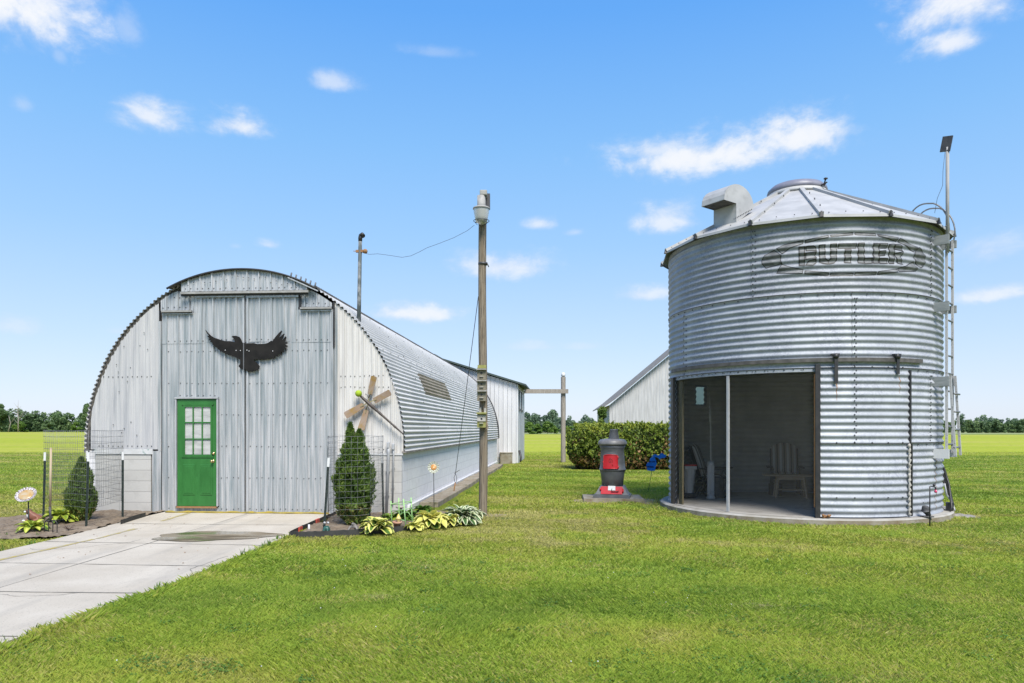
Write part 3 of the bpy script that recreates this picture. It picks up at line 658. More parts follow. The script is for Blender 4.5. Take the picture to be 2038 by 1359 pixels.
b=MB(); nsx=max(8,int((s_hi-s_lo)/PITCH*7)); b.grid(lambda u,v: roofpt(s_lo+u*(s_hi-s_lo),y_lo+v*(y_hi-y_lo),.014),nsx,10); b.build('skylight_panel',M['fibre'],quon)
# dark roll along the crown
xr0,zr0=QL(634,579); k=int(np.argmin((_pts[:,0]-xr0)**2+(_pts[:,1]-zr0)**2)); S_R=_al[k]-.03
b=MB(); NB=300
b.grid(lambda u,v: (lambda a,off:(a[0]+a[2]*off,-.12+u*(QLEN+.12),a[1]+a[3]*off))(arch(S_R-.10+.16*v),.012+(.040+.016*abs(math.sin(u*PI*150)))*math.sin(PI*min(1,max(0,v)))),NB,6)
b.build('ridge_roll',M['tar'],quon)

# ribbed front sheets
def ribprof(x,pitch,ph,d,w):
    t=((x-ph)%pitch)
    def trap(t,c,w,d):
        a=abs(t-c); return -d if a<w*.3 else (-d*(1-(a-w*.3)/(w*.35)) if a<w*.65 else 0)
    return trap(t,w,w,d)+trap(t,w+(pitch-w)*.38,w*.5,d*.32)+trap(t,w+(pitch-w)*.68,w*.5,d*.32)
def ribbed(mb,x0,x1,zb,zt,y,pitch=.225,ph=0.0,d=.030,w=.034,nz=14,seed=0,mi=0,wav=.004):
    xs={x0,x1}; k=math.floor((x0-ph)/pitch)-1
    while ph+k*pitch<x1+pitch:
        b0=ph+k*pitch
        for c,ww in ((w,w),(w+(pitch-w)*.38,w*.5),(w+(pitch-w)*.68,w*.5)):
            for e in (-.65,-.3,.3,.65): xs.add(b0+c+e*ww)
        k+=1
    xs=sorted(v for v in xs if x0-1e-6<=v<=x1+1e-6); xs=[v for i,v in enumerate(xs) if i==0 or v-xs[i-1]>.002]
    vs=[];fs=[]
    for x in xs:
        a=zb(x) if callable(zb) else zb; c=max(zt(x) if callable(zt) else zt,a+.01)
        for i in range(nz+1):
            z=a+(c-a)*i/nz; vs.append((x,y+ribprof(x,pitch,ph,d,w)+wav*mnoise.noise((x*2.2,z*1.3,seed))+wav*.5*mnoise.noise((x*7,z*2,seed+4)),z))
    n=nz+1
    for i in range(len(xs)-1):
        for q in range(nz): fs.append((i*n+q,(i+1)*n+q,(i+1)*n+q+1,i*n+q+1))
    mb.add(vs,fs,mi)
def screws(mb,x0,x1,zs,y,pitch,ph,zt=None,mi=1,r=.0095):
    k=math.floor((x0-ph)/pitch)
    while ph+k*pitch<x1:
        for dx in (pitch*.30,pitch*.86):
            x=ph+k*pitch+dx
            if x0+.03<x<x1-.03:
                for z in zs:
                    zz=z+random.uniform(-.008,.008)
                    if zt is None or zz<zt(x)-.05: mb.disc((x+random.uniform(-.006,.006),y,zz),(0,-1,0),r,.012,mi,6)
        k+=1
ZB=qZ(480,1021); XL0,XL1=qX(323,-.08),qX(487.2,-.08); XR0,XR1=qX(488.8,-.08),qX(664.5,-.08)
XS_L,XS_R=qX(385),qX(597); ZD=qZ(480,589); ZSL=qZ(350,623); ZSR=qZ(630,617)
GX0,GX1,GZ0,GZ1=qX(352,-.1),qX(432,-.1),qZ(392,1007,-.1),qZ(392,793,-.1)
rowz=[.10,.68,1.27,1.86,2.45,3.05]
b=MB(); b.add([(x,.06,z) for x,z in ([(-2.99,.02)]+[(-2.98+5.96*k/60,ztop(-2.98+5.96*k/60,.1)) for k in range(61)]+[(2.99,.02)])],[tuple(range(63))]); b.build('inner_wall',M['tar'],quon)  # dark sheet painting the unlit space behind the door gaps
# left leaf with the cut-out for the small door
mb=MB(); PH=XR0+.02; P_=.2255
ztl=lambda x: ZSL if x<XS_L else ZD
for a,c,zb_,zt_ in ((XL0,GX0-.03,ZB,None),(GX1+.03,XL1,ZB,None),(GX0-.03,GX1+.03,GZ1+.03,None),(GX0-.03,GX1+.03,ZB,GZ0-.02)):
    if zt_ is not None: ribbed(mb,a,c,zb_,zt_,-.075,5.0,ph=-9,nz=2,seed=2)
    elif a<XS_L<c:
        ribbed(mb,a,XS_L,zb_,ZSL,-.075,P_,PH,seed=2); ribbed(mb,XS_L,c,zb_,ZD,-.075,P_,PH,seed=2)
    else: ribbed(mb,a,c,zb_,ztl((a+c)/2),-.075,P_,PH,seed=2)
screws(mb,XL0,GX0-.03,rowz,-.075,P_,PH,ztl); screws(mb,GX1,XL1,rowz,-.075,P_,PH,ztl); screws(mb,GX0,GX1,[GZ1+.06,2.45,3.05],-.075,P_,PH,ztl)
ribbed(mb,qX(415),XL1,qZ(450,682),ZD-.012,-.0815,P_,PH,nz=8,seed=5)       # upper overlapping sheet
screws(mb,qX(415),XL1,[qZ(450,677),ZD-.06],-.0815,P_,PH)
ribbed(mb,XL0,qX(413),qZ(370,685),ZSL-.012,-.0805,P_,PH,nz=5,seed=6)
screws(mb,XL0,qX(413),[qZ(370,680)],-.0805,P_,PH)
lf=mb.build('sliding_door',[M['galv_door'],M['dark']],quon)
# right leaf
mb=MB()
ribbed(mb,XR0,XS_R,ZB,ZD,-.075,P_,PH,seed=12); ribbed(mb,XS_R,XR1,ZB,ZSR,-.075,P_,PH,seed=12)
screws(mb,XR0,XR1,rowz,-.075,P_,PH,lambda x: ZD if x<XS_R else ZSR)
ribbed(mb,XR0,qX(581),qZ(540,681),ZD-.012,-.0815,P_,PH,nz=8,seed=15); screws(mb,XR0,qX(581),[qZ(540,676),ZD-.06],-.0815,P_,PH)
ribbed(mb,qX(584),XR1,qZ(620,682),ZSR-.012,-.0805,P_,PH,nz=5,seed=16)
screws(mb,qX(584),XR1,[qZ(620,677)],-.0805,P_,PH)
rf=mb.build('sliding_door',[M['galv_door'],M['dark']],quon)
# door edge trims
def vbar(mb,px,py0,py1,w,y,t=.02,mi=0):
    x0,z0=QL(px,py0,y); x1,z1=QL(px,py1,y); mb.box(((x0+x1)/2,y,(z0+z1)/2),(w,t,abs(z1-z0)),mi)
def hbar(mb,pxa,pxb,py,h,y,t=.03,mi=0):
    x0,z0=QL(pxa,py,y); x1,z1=QL(pxb,py,y); mb.box(((x0+x1)/2,y,(z0+z1)/2),(abs(x1-x0),t,h),mi)
b=MB(); hbar(b,388,486,590,.03,-.108); vbar(b,484.8,592,1019,.034,-.106,.03); hbar(b,323,383,624,.03,-.108); b.build('door_trim',M['galv_top'],lf)
b=MB(); hbar(b,490,594,590,.035,-.108); vbar(b,493,592,1023,.022,-.106,.03); hbar(b,598,661,618,.03,-.108); vbar(b,661.5,620,1024,.02,-.106,.03); b.build('door_trim',M['galv_top'],rf)
# door tracks
b=MB(); hbar(b,360,614,581.5,.04,-.17,.05); b.build('door_track',M['roofgrey2'],quon)
b=MB(); hbar(b,322,382,619.5,.032,-.14,.05); b.build('door_track',M['roofgrey2'],quon)
b=MB(); hbar(b,598,660,613,.032,-.14,.05); b.build('door_track',M['roofgrey2'],quon)
b=MB(); vbar(b,385.5,589,624,.05,-.06,.03); vbar(b,596.5,589,616,.05,-.06,.03); vbar(b,664.8,601,690,.022,-.09,.03); vbar(b,318.5,618,1024,.022,-.02,.03); hbar(b,361,612,586,.035,-.12,.03)
hbar(b,323,382,622.2,.018,-.12,.02); hbar(b,598,660,615,.018,-.12,.02); b.build('door_gap',M['black'],quon)  # black bars painting the dark gaps and the shade under the tracks
# fixed sheets either side, shoulders and header
mb=MB(); zbl=qZ(250,894)
ribbed(mb,-2.985,qX(318),zbl,lambda x: ztop(x),-.02,.19,-2.98,d=.014,w=.03,seed=21)
for q in range(14):
    x=random.uniform(-2.8,qX(315)); z=random.uniform(zbl+.05,min(ztop(x)-.1,3.9)); mb.disc((x,-.036,z),(0,-1,0),.009,.012,1,6)
screws(mb,-2.95,qX(315),[zbl+.06,qZ(250,750)],-.022,.19,-2.98,ztop)
mb.build('front_sheet',[M['siding'],M['dark']],quon)
mb=MB(); zbr=qZ(735,903)
ribbed(mb,qX(667.5),3.055,zbr,lambda x: ztop(x,.012),-.02,.18,qX(682),d=.026,w=.03,seed=31)
screws(mb,qX(672),2.9,[zbr+.08,qZ(735,748),qZ(735,770)],-.022,.18,qX(682),ztop)
mb.build('front_sheet',[M['siding_white'],M['dark']],quon)
ZH=qZ(487,581)
mb=MB(); ribbed(mb,qX(322),XS_L-.02,ZSL+.045,lambda x:min(ztop(x),ZH+.02),-.035,.2255,qX(330),nz=3,seed=41); screws(mb,qX(322),XS_L,[ZSL+.1,ZH-.1],-.037,.2255,qX(330),ztop); mb.build('shoulder_sheet',[M['galv_top'],M['dark']],quon)
mb=MB(); ribbed(mb,XS_R+.02,qX(662),ZSR+.055,lambda x:min(ztop(x),ZH+.02),-.035,.2255,qX(605),nz=3,seed=44); screws(mb,XS_R,qX(662),[ZSR+.12,ZH-.1],-.037,.2255,qX(605),ztop); mb.build('shoulder_sheet',[M['galv_top'],M['dark']],quon)
mb=MB(); ribbed(mb,qX(361,-.12),qX(613,-.12),ZH,lambda x: ztop(x,-.012),-.12,.2255,PH,nz=4,seed=47)
screws(mb,qX(366),qX(610),[ZH+.05],-.122,.2255,PH,ztop); 
for q in range(22):
    x=qX(376+230*q/21,-.12); mb.disc((x,-.146,ztop(x,.05)-random.uniform(.02,.13)),(0,-1,0),.0095,.012,1,6)
mb.build('header_sheet',[M['galv_top'],M['dark']],quon)
# curved cap over the header, thin dark edge
xa,_=QL(343,580); xb_,_=QL(634,578)
sa=_al[int(np.argmin(np.abs(_pts[:,0]-xa)))]; sb=_al[int(np.argmin(np.abs(_pts[:,0]-xb_)))]
b=MB(); b.grid(lambda u,v:(lambda a,o:(a[0]+a[2]*o,-.17+.75*v,a[1]+a[3]*o))(arch(sa+(sb-sa)*u),.036),60,1)
b.grid(lambda u,v:(lambda a,o:(a[0]+a[2]*o,-.171,a[1]+a[3]*o))(arch(sa+(sb-sa)*u),-.002+.036*v),60,1) if False else None; b.build('cap_flashing',M['roofgrey'],quon)
b=MB(); b.tube([(lambda a:(a[0]+a[2]*.022,-.172,a[1]+a[3]*.022))(arch(sa+(sb-sa)*k/60)) for k in range(61)],.019,6); b.build('cap_edge',M['black'],quon)
# peg rail on the right shoulder of the cap
def roof_front(px,py,y=-.17): return QL(px,py,y)
x0,z0=roof_front(573,552); x1,z1=roof_front(633,579)
b=MB(); b.bar((x0,-.17,z0),(x1,-.17,z1),.02,.02); pr=b.build('peg_rail',M['galv_top'],quon)
for k in range(6):
    px=578+k*9.6; py=554+k*3.9; x,z=roof_front(px,py); x2,z2=roof_front(px+2.4,py-11.5); b=MB(); b.tube([(x,-.17,z),(x2,-.17,z2)],.014,6); b.build('peg',M['cast'],pr)
# masonry base
b=MB(); b.box((2.93,QLEN/2,.55),(.2,QLEN,1.27)); b.box((-2.93,QLEN/2,.55),(.2,QLEN,1.27)); b.box((0,QLEN-.1,.55),(5.6,.2,1.27)); b.build('block_wall',M['block_side'],quon)
b=MB(); b.box((3.045,QLEN/2+.2,.05),(.05,QLEN-.5,.16)); b.build('footing',M['white'],quon)
xl0,xl1=qX(193),qX(303); zt=qZ(250,902)
b=MB(); b.box(((xl0+xl1)/2,-.02,zt/2-.02),(xl1-xl0,.045,zt+.04)); b.build('block_pier',M['block_front'],quon)
xr0_,xr1_=qX(671),3.03; zt2=qZ(735,905)
b=MB(); b.box(((xr0_+xr1_)/2,-.02,zt2/2-.02),(xr1_-xr0_,.045,zt2+.04)); b.build('block_pier',M['block_front'],quon)
M['flaky']=(pm('flaking_white_flashing',(.62,.62,.61),(.72,.72,.72),rough=.5,scale=5,c3=(.16,.25,.22),s3=5,lo3=.55,hi3=.62))
b=MB(); hbar(b,188,304,898.5,.10,-.055,.012); b.build('base_flashing',M['flaky'],quon)
b=MB(); hbar(b,672,802,904,.03,-.05,.012); b.build('base_flashing',M['flaky'],quon)
mb=MB(); x0,x1=qX(303.5,-.05),qX(321.5,-.05); ribbed(mb,x0,x1,.0,qZ(312,897),-.055,.09,x0+.02,d=.012,w=.02,nz=6,seed=51)
ribbed(mb,qX(315,-.05),x1,qZ(312,897),qZ(318,640),-.055,.06,x0+.02,d=.01,w=.016,nz=20,seed=52,wav=.009)
mb.build('door_post',M['galv_door'],quon)
mb=MB(); x0,x1=qX(665.8,-.05),qX(672,-.05); ribbed(mb,x0,x1,.0,qZ(668,612),-.055,.06,x0+.012,d=.010,w=.014,nz=24,seed=58,wav=.006); mb.build('door_post',M['galv_door'],quon)
# ---- small green door
gd=MB(); gw=GX1-GX0; gh=GZ1-GZ0; gx=(GX0+GX1)/2
wx0,wx1=qX(367,-.1),qX(421,-.1); wz0,wz1=qZ(394,906,-.1),qZ(394,808,-.1)
for (a,c,e,g) in ((GX0+.012,wx0,GZ0,GZ1-.012),(wx1,GX1-.012,GZ0,GZ1-.012),(wx0,wx1,GZ0,wz0),(wx0,wx1,wz1,GZ1-.012)):
    gd.box(((a+c)/2,-.085,(e+g)/2),(c-a,.035,g-e))
for pxa,pxb in ((364,388),(399,423)):
    a,c=qX(pxa,-.1),qX(pxb,-.1); z0,z1=qZ(394,985,-.1),qZ(394,924,-.1)
    gd.box(((a+c)/2,-.104,(z0+z1)/2),(c-a,.016,z1-z0),0,bev=.007)
    gd.box(((a+c)/2,-.112,(z0+z1)/2),(c-a-.07,.012,z1-z0-.07),0,bev=.005)
door=gd.build('entry_door',M['green'],quon); tag(door,'bright green half-glazed door set in the left big door')
b=MB(); 
for k in range(4): x=wx0+(wx1-wx0)*k/3; b.box((x,-.108,(wz0+wz1)/2),(.022 if 0<k<3 else .03,.014,wz1-wz0))
for k in range(4): z=wz0+(wz1-wz0)*k/3; b.box(((wx0+wx1)/2,-.1082,z),(wx1-wx0+.03,.013,.022 if 0<k<3 else .03))
b.box(((wx0+wx1)/2,-.11,wz1+.03),(wx1-wx0+.09,.016,.022)); b.box(((wx0+wx1)/2,-.11,wz0-.03),(wx1-wx0+.09,.016,.022))
b.build('window_frame',M['green'],door)
b=MB(); b.box(((wx0+wx1)/2,-.088,(wz0+wz1)/2),(wx1-wx0,.008,wz1-wz0)); b.build('window_pane',M['blind'],door)
b=MB(); x,z=QL(424.5,917.5,-.1); b.tube([(x,-.1,z),(x,-.118,z)],.03,12); b.tube([(x,-.118,z),(x,-.145,z)],.011,8); b.ball((x,-.165,z),.029); b.build('handle',M['brass'],door)
b=MB(); x,z=QL(425.5,902,-.1); b.tube([(x,-.1,z),(x,-.125,z)],.027,12); b.build('lock',M['brass'],door)
b=MB(); b.box((GX0-.012,-.098,(GZ0+GZ1)/2),(.024,.05,gh)); b.box((GX1+.012,-.098,(GZ0+GZ1)/2),(.024,.05,gh)); b.box((gx,-.105,GZ1+.012),(gw+.06,.06,.028)); b.build('door_frame',M['grey_pvc'],quon)
b=MB(); b.box((gx,-.105,GZ0-.02),(gw,.06,.03)); b.build('door_sill',M['rust'],quon)
# conduits and their boxes on the right pier
for px,pt,pb,rad,px2 in ((773,889,1030,.026,768.5),(783,892,1003,.015,781)):
    x,z=QL(px,pt,-.1); x2,z2=QL(px2,pb,-.1); c=MB(); c.tube([(x,-.09,z),(x,-.085,z-.12),(x2,-.085,max(z2,0.0))],rad,10)
    for f in (.35,.7): zz=z+(max(z2,0)-z)*f; xx=x+(x2-x)*f; c.box((xx,-.075,zz),(rad*3,.03,.02))
    co=c.build('conduit',M['grey_pvc'],quon)
    h=MB(); h.box((x-.005,-.095,z+.03),(.055,.06,.12),bev=.02); h.build('conduit_head',M['grey_pvc'],co)
# threshold strip lying in front of the doors
b=MB(); x0,_=QL(330,1024,-.2); x1,_=QL(655,1030,-.2)
pts=[QW(x0+(x1-x0)*k/30,-.20-.02*math.sin(k*.9),.048+.006*math.sin(k*1.7)) for k in range(31)]
b.tube(pts,[.022+.006*math.sin(k*2.1) for k in range(31)],6); tag(b.build('threshold_strip',M['yellow_strip']),'yellow strip lying on the concrete along the foot of the big doors','threshold strip')

# ---- bird silhouette
EZ=10.19
def e2(p): return QL(400+p[0]/EZ,640+p[1]/EZ,-.13)
EAG=[(95,165),(150,230),(205,285),(270,325),(330,345),(420,375),(500,395),(590,395),(690,415),(680,375),(660,335),(625,310),(650,288),(720,288),(780,310),(810,350),(830,400),(850,430),(930,440),(1070,435),(1150,455),(1290,450),(1370,430),(1430,385),(1450,400),(1500,330),(1560,255),(1635,180),(1648,200),(1588,318),(1608,322),(1685,240),(1698,252),(1640,362),(1660,368),(1722,296),(1735,325),(1715,390),(1690,412),(1768,425),(1762,442),(1700,458),(1762,492),(1755,512),(1702,512),(1735,548),(1722,580),(1680,560),(1690,625),(1625,600),(1636,682),(1552,652),(1575,715),(1500,690),(1485,762),(1430,738),(1400,768),(1345,752),(1290,778),(1232,765),(1190,785),(1150,765),(1080,765),(1085,800),(1140,840),(1195,905),(1178,950),(1150,985),(1125,980),(1098,1003),(1065,995),(1035,1020),(1000,1008),(960,1018),(945,1000),(910,985),(895,950),(860,930),(835,975),(800,950),(765,905),(800,850),(800,770),(720,735),(700,722),(640,705),(622,690),(560,682),(540,658),(510,660),(490,635),(450,632),(430,606),(390,605),(380,575),(352,565),(338,530),(300,522),(275,480),(240,470),(235,435),(190,408),(205,385),(165,362),(178,345),(132,290),(165,285),(120,230)]
b=MB(); b.prism(EAG,lambda u,v:(lambda q:(q[0],-.142,q[1]))(e2((u,v))),lambda u,v:(lambda q:(q[0],-.128,q[1]))(e2((u,v))))
eg=b.build('bird_silhouette',pm('black_painted_plywood',(.011,.011,.011),(.02,.019,.018),rough=.9,spec=.15,scale=6))
eg.location=QO; eg.rotation_euler=(0,0,-TH); tag(eg,'large black soaring bird cut-out with spread wings fixed across the big doors','wall decoration')
b=MB(); x0,z0=e2((868,440)); x1,z1=e2((880,985)); b.box(((x0+x1)/2,-.148,(z0+z1)/2),(.016,.012,z0-z1)); b.build('centre_batten',M['cast'],eg)
for q in ((500,580),(720,585),(808,588),(940,580),(983,597),(1462,598)): x,z=e2(q); b=MB(); b.disc((x,-.142,z),(0,-1,0),.009,.01,0,8); b.build('screw',M['white'],eg)

# ---- dragonfly made of fan blades
def d2(p,y=-.12): x,z=QL(660+p[0]/9.0625,730+p[1]/9.0625,y); return Vector((x,y,z))
df=thing('dragonfly_ornament','dragonfly wall ornament with four faded fan-blade wings, dark turned-wood tail and a green ball head','wall decoration',QO,-TH)
for (p,q,wa,wb) in (((690,500),(768,168),78,98),((765,615),(1062,455),92,98),((575,690),(245,880),88,110),((630,775),(530,1135),80,112)):
    a=d2(p,-.11); c=d2(q,-.15); dv=(c-a); L=dv.length; dv.normalize(); nv=Vector((-dv.z,0,dv.x)); wa/=9.0625*106*1.75; wb/=9.0625*106*1.75
    prof=[(0,-wa*.8),(.05,-wa)]+[(1-.07*(1-math.sin(t)),-wb*(.6+.4*math.cos(t)) if 0 else -wb+.03*(1-math.cos(t))) for t in [PI/2*k/5 for k in range(6)]]
    prof=prof+[(u,-v) for u,v in prof[::-1]]
    b=MB(); b.prism([(u*L,v) for u,v in prof],lambda u,v:a+dv*u+nv*v+Vector((0,-.008,0)),lambda u,v:a+dv*u+nv*v+Vector((0,.0,0)))
    wo=b.build('wing',M['blade'],df)
    k=MB(); hub=d2((660,640),-.125); k.bar(hub,a+dv*.06+Vector((0,-.012,0)),.018,.008,0,(0,1,0)); k.build('bracket',M['brass'],wo)
b=MB(); p0=d2((525,530),-.13); p1=d2((1300,1220),-.13); 
prof=[(0,.020),(.05,.026),(.16,.030),(.2,.034),(.3,.034),(.33,.024),(.36,.028),(.40,.022),(.45,.026),(.5,.021),(.75,.017),(.80,.022),(.84,.016),(.97,.012),(1,.014)]
b.tube([p0+(p1-p0)*t for t,_ in prof],[r for _,r in prof],12); b.build('body',M['leg_dark'],df)
b=MB(); b.ball(d2((485,480),-.15),.062,0,20); b.build('head',M['ball'],df)
for s in (-1,1):
    b=MB(); h=d2((665,560),-.14); b.tube([h,h+Vector((.02*s,-.01,.05)),h+Vector((.05*s,-.015,.075)),h+Vector((.058*s,-.015,.05))],.005,6); b.build('wire_curl',M['black'],df)
    b=MB(); h=d2((650,700),-.14); b.tube([h,h+Vector((.025*s,-.01,-.04)),h+Vector((.03*s,-.01,-.08))],.005,6); b.build('wire_curl',M['black'],df)

# ---- mast on the roof
mbase=QW(*(lambda q:(q[0],.25,q[1]))(QL(714,642,.25)))
mt=thing('roof_mast','thin dark weathered pipe mast with hooked cap standing on the rounded roof','mast',mbase)
Yb=mbase.y; top=W(717,478,Yb)-mbase
b=MB(); pts=[Vector((0,0,-.08)),top*.3,top]; b.tube(pts,[.040,.038,.034],12)
b.build('pipe',pm('flaking_pipe',(.06,.075,.075),(.30,.31,.31),rough=.7,scale=9,stretch=(1,1,.6),lo=.45,hi=.62),mt)
b=MB(); b.tube([top+Vector((0,0,-.02)),top+Vector((0,0,.04)),top+Vector((.012,0,.085)),top+Vector((.04,-.01,.10)),top+Vector((.05,-.03,.075))],[.037,.04,.044,.046,.05],12); b.build('cap',M['black'],mt)
ins=W(718,500,Yb)-mbase
b=MB(); b.bar(ins+Vector((-.09,0,0)),ins+Vector((.12,-.02,0)),.045,.045); b.tube([ins+Vector((-.14,0,.005)),ins+Vector((-.08,0,0))],.006,6); b.ball(ins+Vector((.09,-.02,-.005)),.045); b.build('insulator',M['rust'],mt)
b=MB(); b.bar((-.05,.03,-.06),(.11,.05,-.12),.12,.02); b.build('base_flashing',M['white'],mt)
# ================================================================ grain bin
CA=math.atan2(SILO_C[0],SILO_C[1]); SO=Vector((*SILO_C,0)); sx_=Vector((math.cos(CA),-math.sin(CA),0)); sy_=Vector((math.sin(CA),math.cos(CA),0))
def SPt(phi,r,z): a=R_(phi); return Vector((r*math.sin(a),-r*math.cos(a),z))          # silo-local, phi from the camera side, + to the right
def s_hit(px,py,R=SILO_R):
    d=Vector(((px-CX)/F,1,(HY-py)/F)); o=Vector((-SO.x,-SO.y)); D=Vector((d.x,d.y)); a=D.dot(D); bq=2*o.dot(D); c=o.dot(o)-R*R; disc=bq*bq-4*a*c
    if disc<0: disc=0
    s=(-bq-math.sqrt(disc))/(2*a); p=Vector((0,0,EYE))+d*s-SO; x=p.dot(sx_); y=p.dot(sy_); return math.degrees(math.atan2(x,-y)), p.z
def sphi(px,R=SILO_R): return s_hit(px,800,R)[0]
silo=thing('grain_bin','round galvanised corrugated grain bin with a cone roof, raised lettering and a screened doorway','grain bin',SO,-CA)
ZS=[.13,1.37,2.61,3.85,5.085]; CP=(ZS[1]-ZS[0])/11; CAMP=.0145
def corr(z): return CAMP*math.cos(2*PI*(z-ZS[0])/CP)
def spt(phi,z,off=0.0): return SPt(phi,SILO_R+corr(z)+off,z)
DO0,DO1,DZT=sphi(1346),sphi(1624),2.545
WIN=(-127.5,-121.5,2.16,2.56)     # small opening high in the back wall
def ring(i,seams,mi_skip=None):
    z0,z1=ZS[i],ZS[i+1]; mb=MB(); nph=300; nz=11*8
    def fn(u,v): phi=-180+360*u; z=z0+(z1-z0)*v; return spt(phi,z,.003*(i%2)+.004*mnoise.noise((phi*.03,z*.8,i)))
    def skip(u,v):
        phi=-180+360*u; z=z0+(z1-z0)*v
        if DO0<phi<DO1 and z<DZT: return True
        return WIN[0]<phi<WIN[1] and WIN[2]<z<WIN[3]
    mb.grid(fn,nph,nz,0,True,skip)
    def bolt(phi,z):
        if DO0<phi<DO1 and z<DZT: return
        p=spt(phi,z,.004); mb.disc(p,SPt(phi,1,0),.0125,.014,1,6)
    for s in seams:
        for k in range(11):
            zz=z0+CP*(k+.02 if k else .25); bolt(s,zz); bolt(s+.85,zz+CP*.5 if k<10 else zz)
        mb.add([spt(s-.9,z0+(z1-z0)*t/44,.0045) for t in range(45)]+[spt(s-.78,z0+(z1-z0)*t/44,.0045) for t in range(45)],[(t,t+1,46+t,45+t) for t in range(44)],1)
    for k in range(60):
        bolt(-180+6*k+1.5,z1-.035) if i<3 else None
    # lap line at the top of the sheet
    if i<3:
        a=-180; vs=[];fs=[]
        for k in range(241):
            ph=-180+1.5*k; vs+=[spt(ph,z1+.002,.0075),spt(ph,z1-.010,.0075)]
        for k in range(240):
            ph=-180+1.5*(k+.5)
            if DO0<ph<DO1 and z1<DZT: continue
            fs.append((2*k,2*k+1,2*k+3,2*k+2))
        mb.add(vs,fs,1)
    return mb.build('wall_ring',[M['silo_ring'][i],M['dark']],silo)
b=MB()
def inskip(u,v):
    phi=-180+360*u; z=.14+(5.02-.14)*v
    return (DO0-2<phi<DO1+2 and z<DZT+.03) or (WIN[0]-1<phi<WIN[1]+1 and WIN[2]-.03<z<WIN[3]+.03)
b.grid(lambda u,v: spt(-180+360*u,.14+(5.02-.14)*v,-.012),240,340,0,True,inskip); b.build('inner_sheet',M['silo_in'],silo)  # pale lining added to brighten the dim interior
ring(0,[]); ring(1,[sphi(1850),150]); ring(2,[sphi(1363),sphi(1700),120]); ring(3,[sphi(1499),sphi(1851),-150])
# foundation: old concrete pad, paler on top, floor inside
PR=2.665
b=MB(); n=96
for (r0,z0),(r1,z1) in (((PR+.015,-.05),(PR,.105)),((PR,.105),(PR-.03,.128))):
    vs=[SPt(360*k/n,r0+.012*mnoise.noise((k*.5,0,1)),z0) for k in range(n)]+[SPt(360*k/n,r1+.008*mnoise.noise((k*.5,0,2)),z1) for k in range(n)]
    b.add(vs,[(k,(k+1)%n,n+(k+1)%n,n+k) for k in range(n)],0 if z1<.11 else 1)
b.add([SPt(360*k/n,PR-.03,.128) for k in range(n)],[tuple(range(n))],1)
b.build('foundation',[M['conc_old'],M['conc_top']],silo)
b=MB(); b.add([SPt(3.75*k,2.44,.1325) for k in range(96)],[tuple(range(96))]); b.build('floor',pm('bin_floor_concrete',(.50,.47,.42),(.62,.59,.53),rough=.85,scale=2.5,c3=(.36,.33,.28),s3=3),silo)
def panemat():
    m,nt,b,o=newmat('cloudy_window_sheet'); nt.nodes.remove(b); t=nt.nodes.new('ShaderNodeBsdfTranslucent'); t.inputs['Color'].default_value=(.55,.62,.48,1); nt.links.new(t.outputs[0],o.inputs[0]); return m
b=MB(); wm=(WIN[0]+WIN[1])/2; b.add([SPt(q,SILO_R+.03,z) for q,z in ((WIN[0]-.6,WIN[2]-.02),(WIN[1]+.6,WIN[2]-.02),(WIN[1]+.6,WIN[3]+.02),(WIN[0]-.6,WIN[3]+.02))],[(0,1,2,3)]); b.build('window_pane',panemat(),silo)
# ---- roof
RE,RT,ZE,ZT=2.65,.56,5.10,6.19; NPAN=15; PH0=8.0
def rz(r): return ZE+(RE-r)*(ZT-ZE)/(RE-RT)
M['roofpan']=pm('galvanised_roof_panel',(.43,.43,.42),(.53,.525,.51),rough=.6,metal=.12,scale=3,c3=(.36,.35,.33),s3=5,lo3=.55,hi3=.8,bmp=.06,bs_=8,bd=.02)
for k in range(NPAN):
    a0,a1=PH0+24*k,PH0+24*(k+1); b=MB()
    def fn(u,v,a0=a0,a1=a1):
        r=RE+(RT-RE)*v; p=SPt(a0,r,rz(r)).lerp(SPt(a1,r,rz(r)),u); p.z+=.012*math.sin(PI*u)*math.sin(PI*v); return p
    b.grid(fn,8,10,0,True)
    e0,e1=SPt(a0,RE,ZE),SPt(a1,RE,ZE); d0,d1=SPt(a0,RE+.004,ZE-.045),SPt(a1,RE+.004,ZE-.045)
    b.add([e0,e1,d1,d0],[(0,1,2,3)],0)
    g0,g1=SPt(a0,RE-.012,ZE-.052),SPt(a1,RE-.012,ZE-.052); b.add([d0,d1,g1,g0],[(0,1,2,3)],1)
    for t in (.12,.37,.63,.88): p=e0.lerp(e1,t)*.985; p.z=rz(p.xy.length)+.004; b.disc(p,(0,0,1),.012,.012,1,6)
    b.build('roof_panel',[M['roofpan'],M['dark']],silo)
for k in range(NPAN):
    a=PH0+24*k; b=MB(); p0,p1=SPt(a,RE+.015,ZE+.012),SPt(a,RT-.02,rz(RT-.02)+.02); b.bar(p0,p1,.075,.055,0)
    for t in (.25,.5,.75): p=p0.lerp(p1,t); q=SPt(a+90,.07,0); b.disc(p+q,(0,0,1),.012,.03,1,6)
    b.build('roof_rib',[M['roofpan'],M['dark']],silo)
    c=MB(); c.box(SPt(a,RE+.02,ZE+.0),(.06,.05,.10),0,Matrix.Rotation(R_(a),3,'Z'),taper=.35); c.build('rib_end_bracket',M['black'],silo)
b=MB(); b.lathe([(RT+.03,rz(RT)+.0),(RT+.03,rz(RT)+.035),(RT-.02,rz(RT)+.10)],n=60); b.build('cap_collar',M['roofpan'],silo)
zc=rz(RT)+.10
